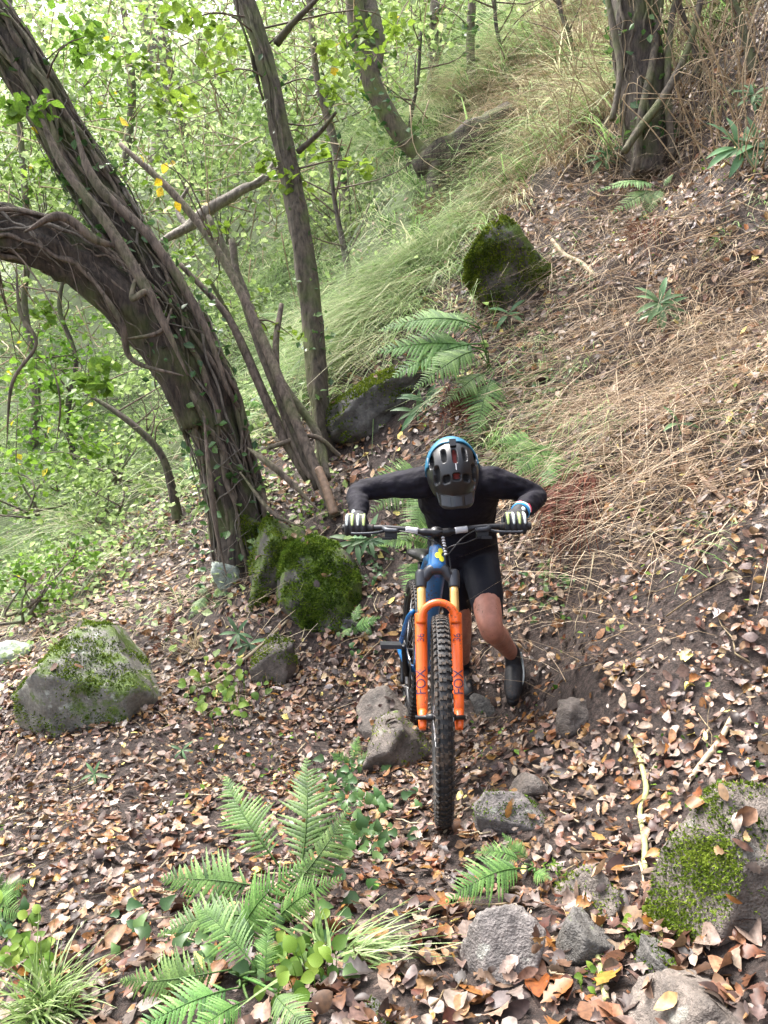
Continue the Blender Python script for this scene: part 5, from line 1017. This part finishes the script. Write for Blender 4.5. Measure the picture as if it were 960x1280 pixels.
STEER = Matrix.Translation(Vector(sb_))@Matrix.Rotation(-0.10, 4, Vector(s))@Matrix.Translation(Vector(-sb_))
steered = [front_hub, fork, hb_]+[o for o in bike.children if o.name.startswith('stem')]
for o in steered:
    for q in [o]+list(o.children): q.data.transform(STEER)
def barp(x): return np.array(STEER@Vector(barp0(x)))
# saddle, drivetrain
A = Acc(); V, F = T_([ST-np.array([0, .0, .02]), ST+np.array([0, .03, .06])], .0155, 14, 4); A.add(V, F); bp('seat_post', A, BLACKM)
A = Acc(); V, F = oval([ST+np.array([0, -.12, .085]), ST+np.array([0, -.08, .092]), ST+np.array([0, .02, .092]), ST+np.array([0, .09, .10]), ST+np.array([0, .14, .108])], [.012, .022, .03, .065, .06], [.01, .02, .024, .026, .015], 18); A.add(V, F); bp('saddle', A, BLACKM)
A = Acc(); V, F = lathe([(.02, -.058), (.066, -.056), (.07, -.053), (.066, -.050), (.02, -.048)], n=48); A.add(V+BB, F); cr = bp('crankset', A, BLACKM)
for sx, an in ((-1, 2.0), (1, 2.0+math.pi)):
    e_ = BB+np.array([sx*.09, .165*math.cos(an), .165*math.sin(an)])
    e_ = BB+np.array([sx*.09, -.10*sx*-1, .03*sx]) if False else e_
    A = Acc(); V, F = T_([BB+np.array([sx*.065, 0, 0]), (BB+e_)/2+np.array([sx*.035, 0, 0]), e_], [.017, .013, .014], 10, 8); A.add(V, F); bp('crank_arm', A, BLACKM, cr)
    A = Acc(); V, F = box(e_+np.array([sx*.06, 0, 0]), (.048, .045, .009)); A.add(V, F); bp('pedal', A, GREYM, cr, False)
A = Acc(); V, F = T_([np.array([-.05, 1.24, .34]), np.array([-.05, 1.23, .27]), np.array([-.05, 1.20, .2])], [.014, .012, .012], 10, 8); A.add(V, F); V, F = lathe([(.0, -.004), (.05, -.004), (.05, .004), (0, .004)], n=24); A.add(V+np.array([-.045, 1.24, .37]), F); bp('derailleur', A, BLACKM)
A = Acc(); V, F = T_([BB+np.array([-.052, 0, .066]), np.array([-.045, 1.24, .42])], .004, 6, 4); A.add(V, F); V, F = T_([BB+np.array([-.052, 0, -.066]), np.array([-.05, 1.20, .19])], .004, 6, 4); A.add(V, F); bp('chain', A, STEEL)
# ------------------------------------------------------------------ the rider (coordinates along the camera axes, turned into the world at the end)
SKIN = mat_plain('skin', (0.36, 0.155, 0.105), 0.46, var=.2, scale=32, bump=.18, mud=.35); JERSEY = mat_plain('jersey_black', (0.0065, 0.0055, 0.010), 0.8, bump=.6, scale=30, var=.4, spec=.22); SHORTS = mat_plain('shorts_black', (0.0045, 0.005, 0.010), 0.65, bump=.2, scale=30, spec=.25)
GLOVE = mat_plain('glove_black', (0.009, 0.009, 0.012), 0.7, bump=.3, scale=60); GLOVE_Y = mat_plain('glove_lime', (0.36, 0.46, 0.16), 0.6); GLOVE_W = mat_plain('glove_white', (0.42, 0.46, 0.45), 0.6)
SHOE = mat_plain('shoe_black', (0.007, 0.0075, 0.010), 0.6, bump=.3, scale=50, mud=.4); HAIR = mat_plain('hair_dark', (0.03, 0.02, 0.015), 0.6, bump=.5, scale=120)
def limb(pts, rad, n=24, sides=16):
    C = catmull(pts, n); R = np.interp(np.linspace(0, 1, n), np.linspace(0, 1, len(rad)), rad)
    t0 = C[0]-C[1]; t0 /= np.linalg.norm(t0); t1 = C[-1]-C[-2]; t1 /= np.linalg.norm(t1); k = np.array([.3, .6, .85, .98])
    C = np.vstack([[C[0]+t0*R[0]*q for q in k[::-1]], C, [C[-1]+t1*R[-1]*q for q in k]]); R = np.concatenate([R[0]*np.sqrt(1-k[::-1]**2), R, R[-1]*np.sqrt(1-k**2)])
    return tube(C, R, sides)
def loft(cs, rx, ry, n=30, sides=28, lat=(1, 0, 0)):
    C = catmull(cs, n); q = np.linspace(0, 1, n); rx = np.interp(q, np.linspace(0, 1, len(rx)), rx); ry = np.interp(q, np.linspace(0, 1, len(ry)), ry)
    T = np.gradient(C, axis=0); T /= np.linalg.norm(T, axis=1)[:, None]; la = np.tile(np.array(lat, float), (n, 1)); la -= T*(la*T).sum(1)[:, None]; la /= np.linalg.norm(la, axis=1)[:, None]; ot = np.cross(T, la); a = np.arange(sides)/sides*2*math.pi
    V = (C[:, None]+la[:, None]*(rx[:, None]*np.cos(a))[..., None]+ot[:, None]*(ry[:, None]*np.sin(a))[..., None]).reshape(-1, 3)
    i = np.arange(n-1)[:, None]*sides; j = np.arange(sides)[None]; k = (j+1) % sides; Fq = np.stack([i+j, i+k, i+sides+k, i+sides+j], -1).reshape(-1, 4); V = np.vstack([V, C[0], C[-1]]); jj = np.arange(sides); kk = (jj+1) % sides; b0 = (n-1)*sides
    return V, [Fq, np.stack([np.full(sides, n*sides), kk, jj], -1), np.stack([np.full(sides, n*sides+1), b0+jj, b0+kk], -1)]
def ball(c, r, R=None, n=16):
    u = np.linspace(0, math.pi, n); v = np.arange(2*n)/(2*n)*2*math.pi; S = np.stack([np.sin(u)[:, None]*np.cos(v), np.sin(u)[:, None]*np.sin(v), np.cos(u)[:, None]*np.ones(2*n)], -1).reshape(-1, 3)*np.broadcast_to(r, (3,))
    if R is not None: S = S@np.asarray(R).T
    i = np.arange(n-1)[:, None]*2*n; j = np.arange(2*n)[None]; k = (j+1) % (2*n); return S+np.asarray(c), [np.stack([i+j, i+2*n+j, i+2*n+k, i+k], -1).reshape(-1, 4)]
def fused(name, shapes, voxel, smooth, wrinkle=0.0, wscale=18.0):
    A = Acc()
    for V, F in shapes: A.add(V, F)
    me = A.mesh('tmp'); o = bpy.data.objects.new('tmp', me); COL.objects.link(o)
    m = o.modifiers.new('r', 'REMESH'); m.mode = 'VOXEL'; m.voxel_size = voxel; m.use_smooth_shade = True
    m = o.modifiers.new('s', 'SMOOTH'); m.factor = .5; m.iterations = smooth
    bpy.context.view_layer.update(); out = bpy.data.meshes.new_from_object(o.evaluated_get(bpy.context.evaluated_depsgraph_get())); bpy.data.objects.remove(o); bpy.data.meshes.remove(me)
    n = len(out.vertices); co = np.empty(n*3, np.float32); out.vertices.foreach_get('co', co); co = co.reshape(-1, 3).astype(float)
    if wrinkle > 0:
        no = np.empty(n*3, np.float32); out.vertices.foreach_get('normal', no); no = no.reshape(-1, 3)
        w_ = np.array([noise.noise(Vector((c[0]*wscale*.6, c[1]*wscale, c[2]*wscale*1.7)))+.5*noise.noise(Vector((c[0]*wscale*1.7+5, c[1]*wscale*2, c[2]*wscale*3))) for c in co]); co = co+no*(w_*wrinkle)[:, None]
    out.vertices.foreach_set('co', c2w(co).astype(np.float32).ravel()); out.update(); out.name = name
    out.polygons.foreach_set('use_smooth', np.ones(len(out.polygons), bool)); return out
J = {'hl': (.315, 3.80, -.235), 'hr': (.465, 3.78, -.225), 'kl': (.385, 3.86, -.57), 'al': (.432, 4.20, -.83), 'kr': (.487, 3.50, -.525), 'ar': (.645, 3.86, -.715)}
J = {k: np.array(v) for k, v in J.items()}
root_c = np.array([.52, 3.78, -.99]); rider = thing('person', 'rider in black jersey, black shorts and helmet, head bowed, pushing the blue bike uphill', 'person', c2w(root_c))
def wpt(x): return np.array(C2W.inverted()@(MB_@Vector(barp(x))))        # handlebar point in camera axes
hl_, hr_ = wpt(-.335), wpt(.325)
wl = hl_+np.array([.012, .075, .045]); wr = hr_+np.array([.02, .07, .05])
shl, shr = np.array([.170, 3.37, .130]), np.array([.462, 3.37, .132]); ell, elr = np.array([-.112, 3.43, .088]), np.array([.680, 3.43, .070])
tors_c = [(.395, 3.82, -.30), (.39, 3.80, -.20), (.368, 3.67, -.05), (.338, 3.50, .07), (.318, 3.38, .14), (.308, 3.31, .175)]
def torso(g=0.0, lo=0): return loft([np.array(c) for c in tors_c][lo:], list(np.array([.12, .165, .15, .175, .150, .075])[lo:]+g), list(np.array([.09, .12, .105, .12, .085, .065])[lo:]+g), 40)
def arm(sh, el, wr_, g=0.0, end=1.0): 
    w2 = el+(wr_-el)*end; return limb([sh, sh+(el-sh)*.5+np.array([0, 0, .008]), el, el+(w2-el)*.5, w2], np.array([.067, .050, .040, .041, .030])+g, 36)
def leg(h, k, a, g=0.0): return limb([h, (h+k)/2+np.array([.0, -.012, .01]), k, k+(a-k)*.35+np.array([.0, .018, .0]), a], np.array([.088, .076, .056, .054, .036])+g, 44)
hd = np.array([.279, 3.13, .165]); tz = math.radians(68); rl = math.radians(5)
Zh = np.array([0, -math.sin(tz), math.cos(tz)]); Yh = np.array([0, -math.cos(tz), -math.sin(tz)]); Xh = np.array([-1., 0, 0]); Rh = np.stack([Xh, Yh, Zh], 1); Rr = np.array(Matrix.Rotation(rl, 3, Vector(Zh))); Rh = Rr@Rh
def hp(v): return hd+np.asarray(v, float)@Rh.T
def fingers(ctr, ax_, sgn, g=0.0):
    """palm and four fingers wrapped over the grip, thumb under it"""
    out = []; up = np.array([0, 0, 1.]); bk = np.array([0, 1., 0])
    def rp(off, ang, r): return ctr+ax_*off + r*(-math.cos(ang)*bk+math.sin(ang)*up)
    for i, (off, ln) in enumerate(((-.036, 1.0), (-.013, 1.06), (.010, 1.0), (.031, .86))):
        an = [2.3, 1.55, .85, .1, -.65, -1.25*ln]; rr_ = [.050, .045, .034, .029, .028, .027]
        out.append(limb([rp(off*1.05, a, q) for a, q in zip(an, rr_)], np.array([.0105, .0102, .0098, .0092, .0086, .0078])+g, 22, 10))
    return out, rp
def hand(ctr, ax_, wrist, sgn, g=0.0):
    f, rp = fingers(ctr, ax_, sgn, g); k = rp(0, 2.1, .046)
    palm = loft([wrist, (wrist+k)/2+np.array([0, 0, .006]), k, rp(0, 1.75, .045)], [.028+g, .040+g, .044+g, .040+g], [.020+g, .019+g, .016+g, .011+g], 16, 18, ax_)
    t0 = rp(-.036, 2.5, .045); th_ = limb([wrist+(t0-wrist)*.55, t0+ax_*-.006, rp(-.052, -2.6, .034), rp(-.056, -1.9, .030), rp(-.058, -1.3, .029)], np.array([.014, .0125, .0115, .0105, .009])+g, 20, 10)
    return f+[palm, th_]
axl_ = np.array([1., 0, 0])
def unit(v): return v/np.linalg.norm(v)
axL = unit(wpt(-.38)-wpt(-.26)); axR = unit(wpt(.38)-wpt(.26))
def foot(a, heel, toe, g=0.0):
    m = (heel+toe)/2; return [limb([heel, heel*.6+toe*.4+np.array([0, 0, .012]), toe*.75+heel*.25, toe], np.array([.036, .042, .042, .030])+g, 20), limb([a, heel*.75+toe*.25], np.array([.036, .038])+g, 10)]
hR, tR_ = np.array([.668, 3.925, -.775]), np.array([.622, 3.715, -.890]); hL, tL_ = np.array([.438, 4.27, -.875]), np.array([.452, 4.09, -.965])
head = [ball(hp((0, -.012, .01)), (.074, .092, .088), Rh), ball(hp((0, .04, -.075)), (.056, .06, .055), Rh), limb([np.array([.306, 3.33, .165]), hp((0, -.03, -.06))], [.06, .056], 10), ball(hp((0, .094, -.035)), (.013, .020, .022), Rh, 8), ball(hp((-.079, -.015, -.03)), (.010, .022, .032), Rh, 8), ball(hp((.079, -.015, -.03)), (.010, .022, .032), Rh, 8), ball(hp((0, .088, -.082)), (.026, .012, .010), Rh, 8)]
body = fused('person_body', [torso(), arm(shl, ell, wl), arm(shr, elr, wr), leg(J['hl'], J['kl'], J['al']), leg(J['hr'], J['kr'], J['ar'])]+head+foot(J['ar'], hR, tR_, -.004)+foot(J['al'], hL, tL_, -.004)+hand(hl_, axL, wl, 1, -.001)+hand(hr_, -axR*-1, wr, -1, -.001), .0095, 4)
obj('body', body, SKIN, rider)
obj('jersey', fused('jersey', [torso(.010, 1), arm(shl, ell, wl, .007, .93), arm(shr, elr, wr, .007, .93), limb([np.array([.306, 3.36, .155]), np.array([.298, 3.28, .165])], [.075, .066], 8)],   .0075, 3, .0060, 17), JERSEY, rider)
def thigh(h, k): return limb([h, (h+k)/2+np.array([0, -.012, .01]), h+(k-h)*.80], np.array([.099, .086, .069]), 24)
obj('shorts', fused('shorts', [loft([np.array(c) for c in tors_c[:3]], [.135, .178, .158], [.10, .132, .113], 20), thigh(J['hl'], J['kl']), thigh(J['hr'], J['kr'])], .0075, 4, .0018, 14), SHORTS, rider)
for ctr, ax_, wr_, sg in ((hl_, axL, wl, 1), (hr_, axR, wr, -1)):
    a2 = ax_ if sg == 1 else ax_
    a2 = -a2 if False else a2
    gl = obj('glove', fused('glove', hand(ctr, a2, wr_, sg, .0022)+[limb([wr_+(( ell if sg == 1 else elr)-wr_)*.10, wr_], [.036, .034], 8)], .0035, 3), GLOVE, rider)
    f, rp = fingers(ctr, a2, sg)
    for i, off in enumerate((-.036, -.013, .010, .031)):
        pts = [rp(off*1.05, q, r_+.0085) for q, r_ in ((1.75, .046), (1.3, .041), (.9, .0345), (.35, .031))]
        V, F = limb(pts, [.006, .0068, .0068, .005], 12, 8); o = obj('finger_patch', mesh('finger_patch', c2w(V), F), (GLOVE_W if i % 2 else GLOVE_Y), gl)
    V, F = limb([rp(.03, 2.0, .058), rp(.0, 2.1, .061), rp(-.028, 2.05, .057)], [.007, .008, .007], 12, 8); obj('knuckle_patch', mesh('knuckle_patch', c2w(V), F), GLOVE_Y, gl)
    V, F = limb([wr_+np.array([.02*(-sg), -.03, .018]), wr_+np.array([.02*(-sg), -.012, .024])], [.008, .008], 8, 8); obj('cuff_mark', mesh('cuff_mark', c2w(V), F), GLOVE_W, gl)
# red, white and blue cuff tab on the right sleeve
cdir = unit(elr-wr); cside = unit(np.cross(cdir, np.array([0, 1., 0])));
for k, col in enumerate(((0.04, 0.30, 0.62), (0.75, 0.75, 0.78), (0.72, 0.05, 0.12))):
    c0 = wr+cdir*(.030+.012*k); T2 = tube(np.array([c0, c0+cdir*.0118]), .0405, 28); V = T2[0]; o = obj('cuff_band', mesh('cuff_band', c2w(V), T2[1]), mat_plain('cuff_%d' % k, col, .6), rider)
for a_, h_, t_, sx in ((J['ar'], hR, tR_, 1), (J['al'], hL, tL_, -1)):
    sh_ = obj('shoe', fused('shoe', foot(a_, h_, t_, .004)+[limb([a_+(a_-h_)*.35, a_], [.041, .041], 8)], .0055, 3), SHOE, rider)
    so = limb([h_+np.array([0, .012, -.030]), (h_+t_)/2+np.array([0, .01, -.036]), t_+np.array([0, .0, -.022])], [.036, .040, .030], 16); obj('sole', mesh('sole', c2w(so[0]), so[1]), BLACKM, sh_)
    dx = .040*sx; st_ = limb([a_+np.array([dx*1.02, -.012, .01]), h_+np.array([dx*.8, -.05, .005]), (h_+t_)/2+np.array([dx*1.08, -.02, .004]), t_+np.array([dx*.85, .03, .004])], [.005, .006, .006, .004], 20, 6); obj('piping', mesh('piping', c2w(st_[0]), st_[1]), GLOVE_W, sh_)
# helmet
HBLK = mat_plain('helmet_black', (0.0055, 0.0055, 0.007), 0.38, coat=.12, var=.2, scale=10); HBLU = mat_plain('helmet_blue', (0.010, 0.115, 0.20), 0.5, coat=.1); PAD = mat_plain('pad_red', (0.16, 0.02, 0.016), 0.8); EPS = mat_plain('helmet_liner', (0.012, 0.012, 0.013), 0.9); VISM = mat_plain('visor_smoke', (0.005, 0.0055, 0.007), 0.4, coat=.5); VISG = mat_plain('visor_window', (0.028, 0.031, 0.038), 0.4)
n1, n2 = 90, 128
u = np.linspace(0, 1, n1); v = np.arange(n2)/n2*2*math.pi; Uq, Vq = np.meshgrid(u, v, indexing='ij'); po = Uq*math.radians(112)
def shell_pt(po, az, g=0.0):
    d = np.stack([np.sin(po)*np.cos(az), np.sin(po)*np.sin(az), np.cos(po)], -1); R_ = np.array([.106+g, .142+g, .122+g]); return d*R_
S0 = shell_pt(po, Vq).reshape(-1, 3)
xh, yh, zh = S0[:, 0], S0[:, 1], S0[:, 2]
vents = [(0, -.012, .010, .030), (-.042, -.022, .0095, .030), (.042, -.022, .0095, .030), (0, .072, .015, .013), (-.040, .075, .014, .013), (.040, .075, .014, .013), (-.074, .045, .010, .030), (.074, .045, .010, .030), (-.088, -.02, .008, .03), (.088, -.02, .008, .03)]
msk = np.zeros(len(S0)); red = np.zeros(len(S0))
for k, (cx, cy, rx_, ry_) in enumerate(vents):
    q = ((xh-cx)/rx_)**4+((yh-cy)/ry_)**4; m_ = np.clip((1.25-q)/.5, 0, 1)*(zh > -.01); msk = np.maximum(msk, m_)
    if k in (0, 3): red = np.maximum(red, m_)
ridge = .0035*np.sin(np.clip(np.abs(xh)/.106, 0, 1)*math.pi*3.0+.5)*np.clip(zh/.06, 0, 1)
Sv = S0*(1-.17*msk[:, None]+(ridge*(1-msk)*4)[:, None]*.6)
i = np.arange(n1-1)[:, None]*n2; j = np.arange(n2)[None]; k = (j+1) % n2; HF = np.stack([i+j, i+n2+j, i+n2+k, i+k], -1).reshape(-1, 4)
me = mesh('helmet', c2w(hp(Sv)), HF)
mi = np.where(red[HF].mean(1) > .6, 2, np.where(msk[HF].mean(1) > .4, 1, 0)); me.polygons.foreach_set('material_index', mi.astype(np.int32))
hel = obj('helmet', me, [HBLK, EPS, PAD], rider)
def sector(name, az0, az1, po0, po1, g, mat, thick=.003, nn_=(14, 30), shape=None):
    a = np.linspace(az0, az1, nn_[1]); p_ = np.linspace(po0, po1, nn_[0]); PP, AA = np.meshgrid(p_, a, indexing='ij')
    if shape is not None: PP = shape(PP, AA)
    O_ = shell_pt(PP, AA, g); I_ = shell_pt(PP, AA, g-thick); m = PP.size; Vv = np.vstack([O_.reshape(-1, 3), I_.reshape(-1, 3)]); c_ = nn_[1]
    i = np.arange(nn_[0]-1)[:, None]*c_; j = np.arange(c_-1)[None]; q = np.stack([i+j, i+c_+j, i+c_+j+1, i+j+1], -1).reshape(-1, 4); Fs_ = [q, q[:, ::-1]+m]
    ed = []
    for r0 in (0, nn_[0]-1): b = r0*c_+np.arange(c_-1); ed.append(np.stack([b, b+1, b+1+m, b+m], -1))
    for c0 in (0, c_-1): b = np.arange(nn_[0]-1)*c_+c0; ed.append(np.stack([b, b+c_, b+c_+m, b+m], -1))
    return obj(name, mesh(name, c2w(hp(Vv)), Fs_+ed), mat, hel)
sector('rear_shell', math.radians(182), math.radians(358), math.radians(33), math.radians(110), .006, HBLU, .006, (20, 50), lambda p, a: p+math.radians(34)*np.abs(np.cos(a))**2.0*(1-(p-math.radians(33))/math.radians(77)))
# visor: a peak running forward from the brow
xs = np.linspace(-1, 1, 25); ys = np.linspace(0, 1, 10); XX, YY = np.meshgrid(xs, ys, indexing='ij')
vx = XX*(.088-.018*YY); vy = .105+.070*YY*(1-.5*XX**4)-.055*XX**2*(1-YY); vz = .062-.030*YY-.030*XX**2
Vt = np.stack([vx, vy, vz], -1).reshape(-1, 3); m = len(Vt); Vv = np.vstack([Vt, Vt-np.array([0, 0, .005])]); i = np.arange(24)[:, None]*10; j = np.arange(9)[None]; q = np.stack([i+j, i+10+j, i+11+j, i+1+j], -1).reshape(-1, 4)
ed = [np.stack([b, b+st, b+st+m, b+m], -1) for b, st in ((np.arange(24)*10, 10), (np.arange(24)*10+9, 10), (np.arange(9), 1), (np.arange(9)+240, 1))]
vis = obj('visor', mesh('visor', c2w(hp(Vv)), [q, q[:, ::-1]+m]+ed), VISM, hel)
lin = ball(hp((0, -.005, 0)), (.090, .122, .098), Rh, 20); obj('liner', mesh('liner', c2w(lin[0]), lin[1]), EPS, hel)
for cx in (-.046, 0, .046):
    xx = np.linspace(-1, 1, 7); yy = np.linspace(0, 1, 5); X2, Y2 = np.meshgrid(xx, yy, indexing='ij'); px_ = (cx+X2*.017); Xn = px_/.08; Yf = .42+.42*Y2
    q3 = np.stack([px_, .105+.075*Yf*(1-.25*Xn**2)-.055*Xn**2*(1-Yf), .062-.030*Yf-.030*Xn**2+.0016], -1).reshape(-1, 3); i = np.arange(6)[:, None]*5; j = np.arange(4)[None]; obj('visor_window', mesh('visor_window', c2w(hp(q3)), np.stack([i+j, i+5+j, i+6+j, i+1+j], -1).reshape(-1, 4)), VISG, vis)
V, F = box((0, -.072, .112), (.013, .015, .010)); o = obj('camera_mount', mesh('camera_mount', c2w(hp(V)), F, None, False), HBLK, hel)
for cx, cy, cz, hx, hy in ((0, .035, .1195, .0016, .014), (-.098, -.03, .048, .004, .016), (.098, -.03, .048, .004, .016)):
    V, F = box((cx, cy, cz), (hx, hy, .0016)); obj('print_mark', mesh('print_mark', c2w(hp(V)), F, None, False), WHITEP, hel)
for sx in (-1, 1):
    V, F = tube(catmull([hp((sx*.094, .01, -.02)), hp((sx*.08, .03, -.08)), hp((sx*.03, .06, -.135))], 12), .004, 6); obj('chin_strap', mesh('chin_strap', c2w(V), F), EPS, hel)
